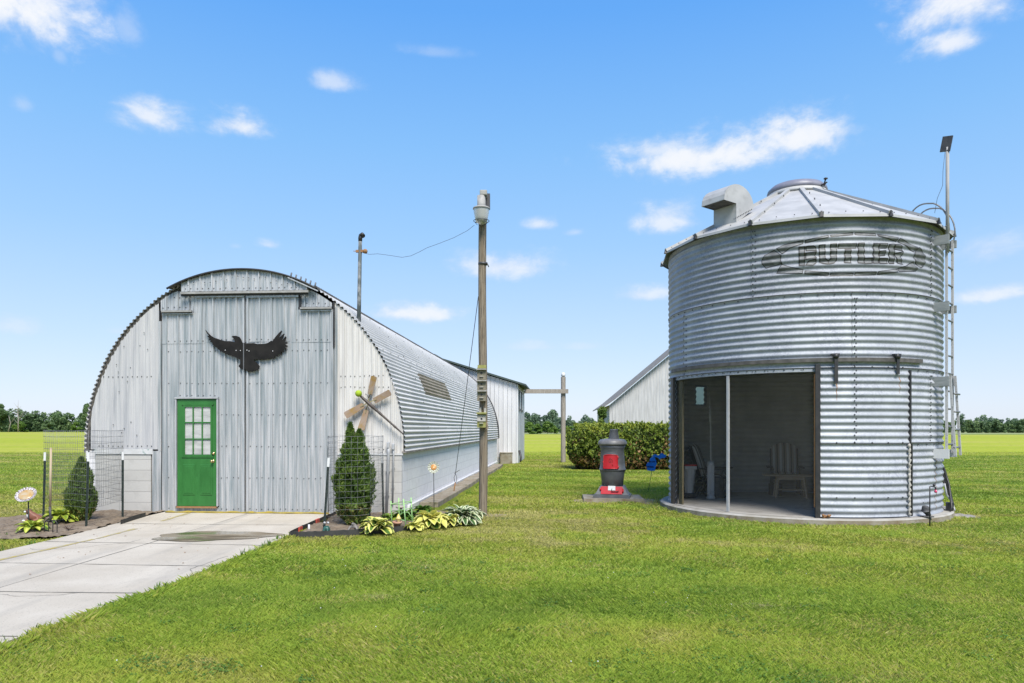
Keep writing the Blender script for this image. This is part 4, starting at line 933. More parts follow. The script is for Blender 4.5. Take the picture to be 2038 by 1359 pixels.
b=MB(); b.lathe([(.55,zc-.02),(.565,zc+.02),(.55,zc+.07),(.48,zc+.135),(.36,zc+.175),(.18,zc+.2),(.01,zc+.205)],n=60); lid=b.build('roof_cap',M['lidgrey'],silo)
b=MB(); h=SPt(52,.56,zc+.05); b.tube([h+SPt(52,-.04,-.06),h+SPt(52,.06,-.03),h+SPt(52,.09,.05)],.014,6); b.tube([h+SPt(52,.05,-.07),h+SPt(52,.09,-.03),h+SPt(52,.12,-.02)],.014,6); b.ball(h+SPt(52,.09,.055),(.04,.04,.02)); b.build('cap_latch',M['black'],lid)
# small lifting hooks along the ridge seen at the right
for r in (1.0,1.45,1.95,2.4):
    b=MB(); p=SPt(80,r,rz(r)+.03); b.add([p+SPt(80,.06,0),p-SPt(80,.06,0),p+Vector((0,0,.06))]+[q+SPt(170,.03,0) for q in (p+SPt(80,.06,0),p-SPt(80,.06,0),p+Vector((0,0,.06)))],[(0,1,2),(5,4,3),(0,2,5,3),(1,4,5,2),(0,3,4,1)]); b.build('roof_clip',M['black'],silo)
# ---- goose-neck vent hood
HP=-33.0; oh=SPt(HP,1,0); th=SPt(HP+90,1,0); HC=SPt(HP,2.06,0); zb=rz(2.32)-.03
def hp(u,w,z): return HC+oh*u+th*w+Vector((0,0,z))     # u downhill, w along the hood
prof=[(-.30,rz(1.72)+.02),(-.315,zb+.38)]
for k in range(13):
    a=PI-PI*k/12; prof.append((.10+.415*math.cos(a),zb+.40+.33*math.sin(a)))
prof+=[(.515,zb+.385),(.18,zb+.38),(.18,zb+.02)]
b=MB(); wf,wb=.26,-.24
vv=[hp(u,wf,z) for u,z in prof]; 
b.prism(prof,lambda u,z:hp(u,wf,z),lambda u,z:hp(u,wf-.004,z)); b.prism(prof,lambda u,z:hp(u,wb,z),lambda u,z:hp(u,wb+.004,z))
n=len(prof)
for i in range(n-3): b.add([hp(*((prof[i][0],wf,prof[i][1]))),hp(prof[i+1][0],wf,prof[i+1][1]),hp(prof[i+1][0],wb,prof[i+1][1]),hp(prof[i][0],wb,prof[i][1])],[(0,1,2,3)],0,sm=False)
b.add([hp(.177,wf-.006,zb+.379),hp(.177,wf-.006,zb-.14),hp(.177,wb+.006,zb-.14),hp(.177,wb+.006,zb+.379)],[(0,1,2,3)])
hood=b.build('vent_hood',M['roofpan'],silo)
b=MB(); b.add([hp(.513,wf-.005,zb+.384),hp(.181,wf-.005,zb+.379),hp(.181,wb+.005,zb+.379),hp(.513,wb+.005,zb+.384)],[(0,1,2,3)]); b.build('vent_mouth',M['tar'],hood)  # dark sheet painting the shade inside the open hood
b=MB(); 
for k in range(12): p=hp(-.25+.5*k/11,wf+.002,0); p.z=rz(p.xy.length)+.06; b.disc(p,th,.010,.01,0,6)
b.build('hood_rivets',M['dark'],hood)
# ---- raised lettering and its ring of plates
LZ=4.632
def l2(p,R=SILO_R+.012): return s_hit(1480+p[0]/LZ,440+p[1]/LZ,R)
PL=[[(805,128),(1010,104),(1012,124),(806,142)],[(1032,105),(1220,112),(1218,134),(1032,124)],[(1243,118),(1425,155),(1412,184),(1242,136)],[(1440,158),(1605,245),(1572,282),(1430,186)],
[(567,178),(780,130),(782,148),(570,198)],[(305,255),(375,215),(548,178),(545,205),(420,250),(355,300)],[(165,365),(195,315),(280,268),(345,315),(335,350),(350,390),(205,432),(175,400)],
[(350,397),(430,425),(548,447),(540,482),(305,478)],[(567,455),(782,477),(780,500),(565,485)],[(805,478),(1012,478),(1012,500),(803,502)],[(1032,474),(1222,468),(1222,492),(1030,498)],[(1243,465),(1420,440),(1420,468),(1240,488)],
[(1430,435),(1500,412),(1565,375),(1605,440),(1595,460),(1435,466)],[(1618,242),(1665,290),(1680,350),(1665,415),(1630,430),(1585,380),(1575,300)]]
LT={'B':[[(512,240),(560,235),(558,408),(515,408)],[(575,235),(640,228),(664,240),(668,268),(580,272)],[(575,295),(668,283),(655,318),(668,335),(575,350)],[(575,404),(600,368),(665,350),(668,380),(640,404)]],
'U':[[(698,222),(748,218),(750,345),(780,365),(780,392),(735,388),(705,375)],[(805,212),(855,208),(855,360),(830,385),(786,392),(786,365),(805,345)]],
'T':[[(878,208),(1040,205),(1038,245),(875,248)],[(938,262),(988,260),(988,382),(935,382)]],
'L':[[(1060,205),(1110,202),(1112,385),(1060,382)],[(1117,345),(1185,340),(1185,385),(1118,388)]],
'E':[[(1200,205),(1248,205),(1246,385),(1200,385)],[(1258,208),(1325,205),(1322,245),(1255,245)],[(1258,278),(1308,272),(1308,312),(1258,316)],[(1258,345),(1325,343),(1325,388),(1258,388)]],
'R':[[(1343,215),(1390,212),(1388,388),(1345,388)],[(1400,215),(1440,213),(1460,235),(1468,270),(1400,258)],[(1398,300),(1468,283),(1466,308),(1445,330),(1468,395),(1430,388),(1408,340)]]}
def plate(mb,poly,off,grow,mi):
    P=[(R_(a)*SILO_R,z) for a,z in (l2(q) for q in poly)]
    # outward offset
    ar=sum(P[i][0]*P[(i+1)%len(P)][1]-P[(i+1)%len(P)][0]*P[i][1] for i in range(len(P)))
    if ar<0: P=P[::-1]
    Q=[];n=len(P)
    for i in range(n):
        p0,p1,p2=Vector(P[i-1]),Vector(P[i]),Vector(P[(i+1)%n]); e1=(p1-p0).normalized(); e2_=(p2-p1).normalized(); n1=Vector((e1.y,-e1.x)); n2=Vector((e2_.y,-e2_.x)); m=(n1+n2); 
        if m.length<.3: m=n1
        m.normalize(); k=min(1/max(m.dot(n1),.4),1.8); Q.append(p1+m*grow*k)
    z0=min(q.y for q in Q); z1=max(q.y for q in Q); st=.0055; zz=z0+.0005; rows=[]
    while zz<z1:
        xs=[]
        for i in range(n):
            a,c=Q[i],Q[(i+1)%n]
            if (a.y>zz)!=(c.y>zz): xs.append(a.x+(c.x-a.x)*(zz-a.y)/(c.y-a.y))
        if len(xs)>=2: rows.append((zz,min(xs),max(xs)))
        zz+=st
    vs=[];fs=[];NX=max(2,int(max(r[2]-r[1] for r in rows)/.03))
    for z,xa,xb in rows:
        for k in range(NX+1): x=xa+(xb-xa)*k/NX; vs.append(spt(math.degrees(x/SILO_R),z,off))
    w=NX+1
    for j in range(len(rows)-1):
        for k in range(NX): fs.append((j*w+k,j*w+k+1,(j+1)*w+k+1,(j+1)*w+k))
    mb.add(vs,fs,mi,sm=True)
M['lettergrey']=pm('worn_grey_lettering',(.10,.105,.11),(.225,.23,.235),rough=.6,metal=.15,scale=7,stretch=(1,1,2.5),lo=.40,hi=.66)
def letter_part(name,polys,par):
    b=MB()
    for p in polys: plate(b,p,.006,.011,1); plate(b,p,.009,-.005,0)
    return b.build(name,[M['lettergrey'],M['black']],par)
sg=MB()
for p in PL: plate(sg,p,.006,.008,1); plate(sg,p,.009,-.004,0)
sign=sg.build('lettered_emblem',[M['lettergrey'],M['black']],silo)
for ch,pp in LT.items(): letter_part('letter',pp,sign)
# ---- doorway: posts, track, screens, slid-back door
def vpost(px,z0,z1,w,d,mat,name,r=SILO_R+.02,par=silo):
    a=sphi(px,r); b=MB(); b.box(SPt(a,r,(z0+z1)/2),(w,d,z1-z0),0,Matrix.Rotation(R_(a),3,'Z')); return b.build(name,mat,par)
vpost(1342,.13,2.60,.11,.10,M['black'],'door_post'); vpost(1627,.13,2.66,.075,.10,M['black'],'door_post')
o=vpost(1621.5,.30,2.5,.022,.05,M['rust'],'edge_strip')
vpost(1449,.14,2.53,.042,.04,M['grey_pvc'],'screen_mullion',SILO_R+.005)
def arcband(mb,p0,p1,z0,z1,r,t,n=50,mi=0):
    for k in range(n):
        a0=p0+(p1-p0)*k/n; a1=p0+(p1-p0)*(k+1)/n
        q=[SPt(a0,r,z0),SPt(a1,r,z0),SPt(a1,r,z1),SPt(a0,r,z1),SPt(a0,r+t,z0),SPt(a1,r+t,z0),SPt(a1,r+t,z1),SPt(a0,r+t,z1)]
        f=[(0,3,2,1),(4,5,6,7),(0,1,5,4),(3,7,6,2)]+([(0,4,7,3)] if k==0 else [])+([(1,2,6,5)] if k==n-1 else []); mb.add(q,f,mi)
b=MB(); arcband(b,DO0-3,sphi(1836,SILO_R+.05),2.70,2.765,SILO_R+.03,.03); b.build('door_track',pm('brown_steel_track',(.055,.05,.045),(.11,.10,.09),rough=.55,scale=8),silo)
b=MB(); arcband(b,DO0,DO1,2.545,2.62,SILO_R+.004,.006)
for k in range(20): a=DO0+1+(DO1-DO0-2)*k/19; b.disc(SPt(a,SILO_R+.012,2.585),SPt(a,1,0),.011,.012,1,6)
b.build('door_head',[M['silo'],M['dark']],silo)
b=MB(); arcband(b,DO0+1,DO1-1,.130,.136,SILO_R-.03,.10); b.build('door_threshold',M['conc_top'],silo)
for a0,a1 in ((DO0+1.2,sphi(1447)),(sphi(1451),DO1-.8)):
    b=MB(); b.grid(lambda u,v,a0=a0,a1=a1: SPt(a0+(a1-a0)*u,SILO_R-.012+.006*math.sin(u*9+v*3),.15+2.39*v),24,6); b.build('insect_screen',M['screen'],silo)
o=vpost(1356,.14,2.52,.16,.03,M['wood_low'],'jamb_board',SILO_R-.05)
# the sliding door itself, parked to the right of the opening
DP0,DP1=sphi(1633,SILO_R+.045),sphi(1809,SILO_R+.045)
b=MB(); nzd=176
b.grid(lambda u,v:(lambda ph,z: SPt(ph,SILO_R+.045+corr(z),z))(DP0+(DP1-DP0)*u,.15+2.43*v),40,nzd,0,True)
for z in (.50,1.335,2.555):
    for k in range(5):
        ph=DP0+(DP1-DP0)*(.16+.185*k); zz=ZS[0]+round((z-ZS[0])/CP)*CP; b.disc(SPt(ph,SILO_R+.045+corr(zz),zz),SPt(ph,1,0),.0125,.014,1,6)
sph=sphi(1700,SILO_R+.045)
for k in range(11):
    zz=1.37+CP*k; b.disc(SPt(sph,SILO_R+.046+corr(zz),zz+.01),SPt(sph,1,0),.0125,.014,1,6); zz+=CP*.5; b.disc(SPt(sph+.9,SILO_R+.046+corr(zz),zz),SPt(sph+.9,1,0),.0125,.014,1,6)
b.add([SPt(DP0+(DP1-DP0)*k/40,SILO_R+.045+.0165,zq) for zq in (1.362,1.350) for k in range(41)],[(k,k+1,42+k,41+k) for k in range(40)],1)
sdoor=b.build('sliding_door',[M['silo'],M['dark']],silo)
a=sphi(1810.5,SILO_R+.05); b=MB(); b.box(SPt(a,SILO_R+.05,1.96),(.028,.05,1.22),0,Matrix.Rotation(R_(a),3,'Z')); a=sphi(1813,SILO_R+.05); b.box(SPt(a,SILO_R+.05,.75),(.028,.05,1.2),0,Matrix.Rotation(R_(a),3,'Z')); b.build('door_edge',M['black'],sdoor)
a=sphi(1808.5,SILO_R+.06); b=MB(); b.tube([SPt(a+.25*math.sin(k*1.9),SILO_R+.075,.16+1.19*k/40) for k in range(41)],[.020+.010*math.sin(k*2.3) for k in range(41)],6); b.build('foam_seal',pm('crumbling_foam',(.42,.39,.34),(.60,.57,.52),rough=.95,scale=20,bmp=.6),sdoor)
for px,zl in ((1664.5,2.34),(1788,2.50)):
    a=sphi(px,SILO_R+.09); b=MB(); b.box(SPt(a,SILO_R+.085,(zl+2.83)/2),(.055,.014,2.83-zl),0,Matrix.Rotation(R_(a),3,'Z')); b.tube([SPt(a,SILO_R+.03,2.79),SPt(a,SILO_R+.10,2.79)],.045,12)
    b.box(SPt(a-.3,SILO_R+.07,2.815),(.13,.06,.03),0,Matrix.Rotation(R_(a),3,'Z')); b.build('door_hanger',M['black'],sdoor)
    c=MB(); c.add([SPt(a+.1-.12,SILO_R+.064,zl),SPt(a+.1+.12,SILO_R+.064,zl),SPt(a+.15,SILO_R+.064,zl-.30)],[(0,1,2)])
b=MB(); q=SPt(DP0+1.5,SILO_R+.10,.155)
for k in range(9): b.ball(q+Vector((random.uniform(-.06,.1),random.uniform(-.04,.04),random.uniform(0,.03))),random.uniform(.012,.03),0,6)
b.build('leaf_debris',M['rust'],silo)
# rust streak under the lowest ladder board
# ---- ladder on wooden brackets
LPH=67.0; LR=SILO_R+.17; lt=SPt(LPH+90,1,0); lo=SPt(LPH,1,0)
def lp(w,r,z): return SPt(LPH,r,z)+lt*w
lad=MB(); 
def zpx(py,Y): return EYE+(HY-py)*Y/F
Z0L,Z1L=1.18,4.90
ladder=thing('bin_ladder','tall worn metal ladder on wooden brackets up the right side of the grain bin','ladder',SO,-CA)
M['ladder']=pm('chipped_white_ladder',(.22,.22,.22),(.56,.55,.54),rough=.6,metal=.1,scale=34,lo=.34,hi=.42)
for w in (-.19,.19):
    b=MB(); b.bar(lp(w,LR,Z0L),lp(w,LR,Z1L),.032,.038,0,up=lo); b.build('rail',M['ladder'],ladder)
k=0; z=Z0L+.15
while z<Z1L:
    b=MB(); b.tube([lp(-.19,LR,z),lp(.19,LR,z)],.016,8); b.build('rung',M['wire'],ladder); z+=.305
fold=MB()
for w in (-.17,.17): fold.bar(lp(w+.02,LR+.12,1.14),lp(w-.02,LR+.05,2.52),.03,.036,0,up=lo)
fo=fold.build('folded_section',M['ladder'],ladder)
z=1.28
while z<2.5:
    b=MB(); b.tube([lp(-.17,LR+.11,z),lp(.17,LR+.11,z)],.016,8); b.build('rung',M['wire'],fo); z+=.305
M['wood_brk']=pm('grey_bracket_board',(.20,.22,.22),(.34,.36,.36),rough=.85,scale=6,stretch=(1,1,6))
for z,m in ((4.83,M['wood_brk']),(3.69,M['wood_brk']),(2.41,M['wood_brk']),(1.17,M['white'])):
    for w in (-.24,.24):
        b=MB(); b.bar(lp(w,SILO_R-.02,z),lp(w,LR+.05,z),.04,.16 if w<0 else .13); b.build('bracket',m,ladder)
for w in (-.19,.19):
    b=MB(); pts=[]
    for k in range(17):
        t=k/16; a=PI*t; pts.append(lp(w,LR-.30+.30*math.cos(a)+(.04 if t<.5 else 0),4.90+.42*math.sin(a)+.10*(1-t)+.30*t))
    b.tube([lp(w,LR,4.8)]+pts,.013,6); b.build('grab_hoop',M['wire'],ladder)
# panel on its pole beside the ladder
pp=thing('panel_pole','slim pole with a small dark square panel on top, rising past the bin roof','pole',SO+sx_*lp(-.22,LR+.02,0).x+sy_*lp(-.22,LR+.02,0).y,-CA)
b=MB(); b.tube([(0,0,4.6),(.0,0,6.40)],.028,10); b.build('pole',pm('weathered_grey_pole',(.26,.26,.25),(.42,.41,.40),rough=.8,scale=9,stretch=(4,4,.6)),pp)
b=MB(); b.box((-.015,0,6.46),(.155,.025,.26),0,Matrix.Rotation(R_(10),3,'Y')@Matrix.Rotation(R_(-24),3,'Z')); b.build('panel',M['solar'],pp)
b=MB(); b.tube([(-.04,-.02,6.32),(-.07,-.02,6.0),(-.075,-.02,5.75),(-.15,0,5.55),(-.19,0,5.3)],.0035,5); b.build('lead_wire',M['dark'],pp)
# rust run below the lowest bracket
b=MB(); a0=sphi(1862); b.grid(lambda u,v: spt(a0+(-.35+.7*u)*(1-.6*v)+.25*math.sin(v*14),1.08-.9*v,.003),2,80); b.build('rust_stain',pm('rust_run',(.28,.17,.09),(.42,.33,.24),rough=.9,scale=10),silo)
for px,z0 in ((1664.5,2.34),(1790,2.46)):
    a0=sphi(px+1,SILO_R+.05); b=MB(); b.grid(lambda u,v: (lambda z:SPt(a0+(-.16+.32*u)*(1-.7*v)+.05*math.sin(v*9),SILO_R+.048+corr(z),z))(z0-.28*v),2,30); b.build('rust_stain',M['rust'],sdoor)

# ---- what stands inside
FLZ=.1325
def inW(px,py,Y): p=W(px,py,Y); return p
def chair(name,label,px,Y,rz,grp):
    c=W(px,853,Y); t=thing(name,label,'chair',(c.x,c.y,FLZ),rz,grp)
    b=MB(); 
    for s in (-1,1): b.bar((s*.29,-.28,0),(s*.27,-.25,.58),.06,.04); b.bar((s*.28,.30,0),(s*.27,.10,.46),.06,.04); 
    b.build('leg',M['chair_dark'],t)
    b=MB(); 
    for k in range(5): b.bar((-.30,-.26+.12*k,.40-.02*k),(.30,-.26+.12*k,.40-.02*k),.10,.02)
    b.build('seat',M['chair_dark'],t)
    b=MB()
    for s in (-1,1): b.box((s*.33,-.06,.60),(.13,.62,.025),0,bev=.01)
    b.build('armrest',M['chair_dark'],t)
    b=MB(); 
    for k in range(6):
        x=-.25+.10*k; h=.72-1.6*abs(x)**2.2; b.bar((x,.22,.36),(x*1.05,.22+.26*h/.7,.36+h),.088,.018,0,(0,1,0))
    b.build('backrest',M['chair_dark'],t)
    b=MB(); b.grid(lambda u,v:(-.26+.52*u,-.27+.5*v,.42+.075*(math.sin(PI*min(max(u,.0),1))**.35)*(math.sin(PI*v)**.4)+.012*math.cos(u*6*PI)),24,10); b.grid(lambda u,v:(-.26+.52*u,-.27+.5*v,.418),4,4); b.build('seat_cushion',M['cush'],t)
    b=MB(); b.grid(lambda u,v:(lambda x,q:(x,.175+.23*q/.7-.06*(math.sin(PI*u)**.35)*(math.sin(PI*v)**.25)+.008*math.cos(u*6*PI),.44+q))(-.27+.54*u,(.70-1.5*abs(-.27+.54*u)**2.2)*v),24,14); b.build('back_cushion',M['cush'],t)
    return t
chair('cushioned_chair','striped cushioned chair facing out behind the little wooden table inside the bin',1562,15.95,R_(-18),'chairs in the bin')
chair('cushioned_chair','striped cushioned chair turned sideways behind the white column inside the bin',1418,15.45,R_(62),'chairs in the bin')
p=W(1573,853,15.0); tb=thing('side_table','small wooden side table with splayed legs in front of the striped chair','table',(p.x,p.y,FLZ),R_(-14))
b=MB(); b.box((-.05,0,.475),(1.0,.42,.03),0,bev=.006); b.build('table_top',M['patio_wood'],tb)
for sx in(-1,1):
    for sy in(-1,1): b=MB(); b.bar((sx*.31,sy*.18,0),(sx*.25,sy*.13,.46),.04,.035); b.build('leg',M['patio_wood'],tb)
b=MB(); b.box((0,-.14,.42),(.5,.02,.06)); b.box((0,.14,.42),(.5,.02,.06)); b.build('apron',M['patio_wood'],tb)
b=MB(); b.box((0,0,.17),(.56,.26,.02)); b.build('shelf',M['patio_wood'],tb)
p=W(1545,853,15.7); b=MB(); b.box((p.x-.08,p.y-.15,FLZ+.13),(.22,.26,.26),0,bev=.02); o=b.build('storage_box',M['chair_dark']); tag(o,'small dark box on the floor beside the side table legs','box')
p=W(1414.5,853,14.75); wc=thing('column_stand','white fluted column stand with a thin tall pole on top inside the bin doorway','stand',(p.x,p.y,FLZ))
b=MB(); b.lathe([(.09,0),(.092,.03),(.075,.06),(.072,.09)],n=24); b.build('base',M['white'],wc)
b=MB(); vs=[]; 
b.grid(lambda u,v:((.070+.0045*math.cos(u*14*2*PI))*math.cos(2*PI*u),(.070+.0045*math.cos(u*14*2*PI))*math.sin(2*PI*u),.09+.62*v),112,2,0,False); b.build('shaft',M['white'],wc)
b=MB(); b.lathe([(.074,.70),(.08,.72),(.074,.74),(.068,.78),(.0,.785)],n=24); b.lathe([(.076,.14),(.081,.15),(.076,.16)],n=24,cap=False); b.build('collar',M['white'],wc)
b=MB(); b.tube([(0,0,.78),(-.005,0,1.7),(-.035,0,2.25)],[.016,.013,.008],8); b.tube([(-.01,0,1.62),(-.012,0,1.85)],.022,8); b.build('pole',M['white'],wc)
p=W(1371,853,14.9); tc_=thing('waste_bin','swing-lid waste bin with red rim and white liner inside the bin doorway','bin',(p.x,p.y,FLZ))
b=MB(); b.box((0,0,.06),(.26,.22,.10),0,bev=.02); b.build('base',M['black'],tc_)
b=MB(); b.grid(lambda u,v:((.085+.035*v+.006*math.sin(u*40))*math.cos(2*PI*u)+.02*v,(.085+.03*v)*math.sin(2*PI*u),.11+.50*v),48,8); b.build('liner',M['bag'],tc_)
b=MB(); b.box((.02,0,.645),(.25,.22,.075),0,bev=.015); b.build('lid',M['bag'],tc_)
b=MB(); b.box((.02,0,.695),(.25,.22,.04),0,bev=.015); b.build('rim',M['red'],tc_)
p=W(1420,853,15.0); b=MB(); b.lathe([(.20,0),(.22,.03),(.18,.05),(.17,.42),(.17,.44),(.0,.44)],c=(p.x+.06,p.y+.05,FLZ),n=28); o=b.build('dark_urn',M['chair_dark']); tag(o,'dark round tub standing right behind the white column','tub')
b=MB(); b.box(tuple(Vector((p.x-.42,p.y+.55,FLZ+.36))),(.045,.045,.72)); o=b.build('timber_post',M['wood_grey']); tag(o,'short pale timber post standing left of the dark tub in the bin','post')
# ---- black cable bundle and hose at the right flank
cb=thing('cable_bundle','bundle of black cables leaning against the right foot of the grain bin','cable',SO,-CA)
b=MB()
for k in range(6):
    a=78+3*k; b.tube([SPt(a+4,SILO_R+.02,.85+.03*k),SPt(a+2,SILO_R+.09,.6),SPt(a-2,SILO_R+.14+.01*k,.2),SPt(a-3,SILO_R+.12,.135)],.018,6)
b.build('cable',M['black'],cb)
b=MB(); b.tube([SPt(76,SILO_R+.03,.62),SPt(77,SILO_R+.06,.42),SPt(80,SILO_R+.12,.3),SPt(80,SILO_R+.17,.17),SPt(79,SILO_R+.18,.135)],.014,8); tag(b.build('hose',M['grey_pvc'],cb),'pale grey hose')
b=MB(); b.box(SPt(80,SILO_R+.10,.20),(.2,.12,.14),0,Matrix.Rotation(R_(80),3,'Z')); b.build('junction_box',M['black'],cb)
# ================================================================ yard light pole, bird boxes, wires
PY=12.87; pb=Vector(((961-CX)*PY/F,PY,0))
pole=thing('light_pole','tall weathered wooden pole with a yard light on top and bird boxes below','pole',pb)
M['wood_pole']=pm('pole_wood',(.15,.115,.075),(.30,.25,.185),rough=.88,scale=5,stretch=(10,10,.45),c3=(.06,.05,.042),s3=5,st3=(14,14,.5),lo3=.54,hi3=.62,bmp=.7,bs_=7,bd=.012)
b=MB(); prof=[]; 
def poler(u,v):
    z=-.1+5.62*v; a=2*PI*u; r=.078-.006*v+.004*mnoise.noise((math.cos(a)*2,math.sin(a)*2,z*.8)); return (r*math.cos(a)+.012*math.sin(z*1.1),r*math.sin(a),z)
b.grid(poler,24,60); b.add([(0.012*math.sin(5.52*1.1),0,5.52)]+[poler(k/24,1) for k in range(24)],[(0,1+k,1+(k+1)%24) for k in range(24)]); b.build('pole_shaft',M['wood_pole'],pole)
zz=lambda py:EYE+(HY-py)*PY/F
b=MB(); z=zz(525); b.tube([(0.0,0,z-.02),(0,0,z+.02)],.088,14); b.tube([(.08,-.05,z),(.11,-.06,z-.07)],.01,6); b.build('strap',M['dark'],pole)
b=MB(); b.box((.09,-.02,zz(402)),(.085,.10,.27)); b.build('light_bracket',M['dark'],pole)
lt_=Vector((-.018,-.20,0))
b=MB(); b.lathe([(.055,zz(399)),(.075,zz(397)),(.075,zz(415)+.0),(.085,zz(417))],c=lt_,n=28); b.box((.02,-.17,zz(392)),(.13,.2,.09),0,bev=.015); b.build('light_housing',pm('chalky_lamp_housing',(.30,.30,.285),(.42,.41,.39),rough=.7,scale=14),pole)
b=MB(); b.lathe([(.08,zz(416.5)),(.15,zz(420.5)),(.155,zz(423)),(.14,zz(424))],c=lt_,n=32,cap=False); b.build('reflector_rim',M['roofgrey2'],pole)
b=MB(); b.lathe([(.14,zz(424)),(.135,zz(430)),(.118,zz(440)),(.105,zz(447)),(.05,zz(452)),(0,zz(453))],c=lt_,n=32,cap=False); b.build('lamp_lens',M['lens'],pole)
b=MB(); b.tube([lt_+Vector((.14*math.cos(2*PI*k/24),.14*math.sin(2*PI*k/24),zz(446))) for k in range(25)],.006,6)
for k in range(6): a=2*PI*k/6; b.tube([lt_+Vector((.14*math.cos(a),.14*math.sin(a),zz(446))),lt_+Vector((.07*math.cos(a),.07*math.sin(a),zz(454)))],.004,5)
b.build('lens_guard',M['dark'],pole)
BOX=[(735,757.5,'topmost wooden bird box on the light pole, close under the white board',1),(757.5,777.5,'second wooden bird box from the top on the light pole',0),(777.5,799,'third wooden bird box from the top, lowest of the tight stack',0),(821.5,851,'mossy bird box hanging apart below the stacked three',2)]
for y0,y1,lab,k in BOX:
    z0,z1=zz(y1),zz(y0); h=z1-z0; bh=thing('birdhouse',lab,'birdhouse',pb+Vector((-.015,-.155,z0)),0,'bird boxes on the light pole')
    b=MB(); b.box((0,0,h/2-.008),(.155,.15,h-.02)); b.build('box',M['wood_box'] if k<2 else M['wood_moss'],bh)
    if k==2: b=MB(); b.box((0,-.083,h*.63),(.15,.014,h*.42)); b.build('front_board',M['wood_pale'],bh)
    b=MB(); b.box((0,-.025,h-.008),(.178,.215,.017),0,Matrix.Rotation(R_(6),3,'X')); b.build('roof',M['wood_pale'] if k<2 else M['wood_moss'],bh)
    yh=-.0755 if k<2 else -.0905
    b=MB(); b.disc((0,yh+.002,h*.58),(0,-1,0),.022,.004,0,16); b.build('entry_hole',M['black'],bh)
    b=MB(); b.box((.0,yh-.012,h*.30),(.07,.03,.012)); b.build('perch',M['wood_pale'],bh)
b=MB(); b.box((-.01,-.13,zz(731)),(.155,.11,.055)); b.box((-.01,-.14,zz(734)),(.17,.14,.012)); b.build('cap_board',M['wood_moss'],pole)
b=MB(); b.box((-.045,-.10,zz(816)),(.045,.05,.09)); b.box((.045,-.10,zz(817)),(.04,.05,.08)); b.build('cleat',M['wood_pale'],pole)
b=MB()
for k in range(26): 
    p=Vector((.075+random.uniform(-.02,.03),-.11+random.uniform(-.05,.05),zz(random.uniform(835,856)))); b.tube([p,p+Vector((random.uniform(-.03,.03),random.uniform(-.03,.03),random.uniform(-.08,.04)))],.0025,4)
b.build('dry_twigs',M['handle'],pole)
# guy wire
ga=Vector(((901-CX)*17/F,17.0,0)); gw_=thing('guy_wire','thin steel guy wire running from the light pole down to a ground anchor','wire',ga)
t0=W(952,590,12.95)-ga; t1=W(906.5,942,16.9)-ga
b=MB(); b.tube([t0,t1],.0065,6); b.build('cable',M['dark'],gw_)
b=MB(); lp_=[t1+Vector((.0,0,0)),t1+Vector((-.035,0,-.10)),t1+Vector((-.02,0,-.19)),t1+Vector((0.0,0,-.22)),t1+Vector((.03,0,-.19)),t1+Vector((.03,0,-.10)),t1]; b.tube(lp_,.007,6); b.tube([t1+Vector((-.03,0,-.0)),t1+Vector((.1,0,.08))],.007,6); b.build('thimble_loop',M['dark'],gw_)
b=MB(); b.tube([t1+Vector((-.005,0,-.22)),(0,0,-.1)],.014,8); b.build('anchor_rod',M['rust'],gw_)
b=MB(); pts=[W(722,503,13.35),W(735,506,13.3),W(752,505,13.3),W(775,508,13.25),W(800,512,13.2),W(818,509,13.15),W(835,501,13.1),W(850,493,13.05),W(875,484,13.0),W(903,473,12.95),W(930,459,12.9),W(944,448,12.75)]
b.tube(pts,.0036,5); tag(b.build('overhead_wire',M['dark']),'slack dark wire strung from the roof mast to the yard light','wire')

# ================================================================ post with cross beam, far barns
p0=G(1121,920); cb_=thing('post_and_beam','grey wooden post carrying a long cross beam beside the far white barn','post',p0)
b=MB(); b.grid(lambda u,v:(lambda a,z:((.115+.01*mnoise.noise((math.cos(a)*2,math.sin(a)*2,z)))*math.cos(a),.115*math.sin(a),z))(2*PI*u,-.1+(W(1121,750,p0.y).z+.1)*v),16,24); b.build('post',M['wood_grey'],cb_)
zb_=W(1100,779,p0.y).z; b=MB(); b.box((W(1087,0,p0.y).x-p0.x,-.17,zb_),(W(1130,0,p0.y).x-W(1043,0,p0.y).x,.1,.20)); b.build('beam',M['wood_grey'],cb_)
zt_=W(1121,748,p0.y).z; b=MB(); b.lathe([(.05,zt_-.05),(.10,zt_),(.10,zt_+.10),(.06,zt_+.16),(0,zt_+.17)],n=14); b.build('cap_light',M['white'],cb_)
# white metal barn behind the arched barn
BO=Vector(((1031-CX)*32.4/F,32.4,0)); wb=thing('white_barn','white metal barn with dark green roof trim standing behind the rounded barn','barn',BO,-TH)
Zp=W(868,713,32.4).z; Ze=W(1031,765,32.4).z; Wd=3.85
b=MB()
def bz(x): return Ze+(Zp-Ze)*(1-abs(x+Wd)/Wd)
xs=[-2*Wd+.2*k for k in range(39)]+[0]
ys_=lambda k: 0 if k%2 else .0
for x0,x1 in zip(xs,xs[1:]):
    b.add([(x0,0,0),(x0+.025,-.03,0),(x0+.05,0,0),(x1,0,0),(x0,0,bz(x0)),(x0+.025,-.03,bz(x0+.025)),(x0+.05,0,bz(x0+.05)),(x1,0,bz(x1))],[(0,1,5,4),(1,2,6,5),(2,3,7,6)])
b.add([(0,0,0),(0,5.4,0),(0,5.4,Ze),(0,0,Ze)],[(0,1,2,3)]); b.add([(-2*Wd,5.4,0),(0,5.4,0),(0,5.4,Ze),(-Wd,5.4,Zp),(-2*Wd,5.4,Ze)],[(0,1,2,3,4)])
b.build('wall',M['barn2'],wb)
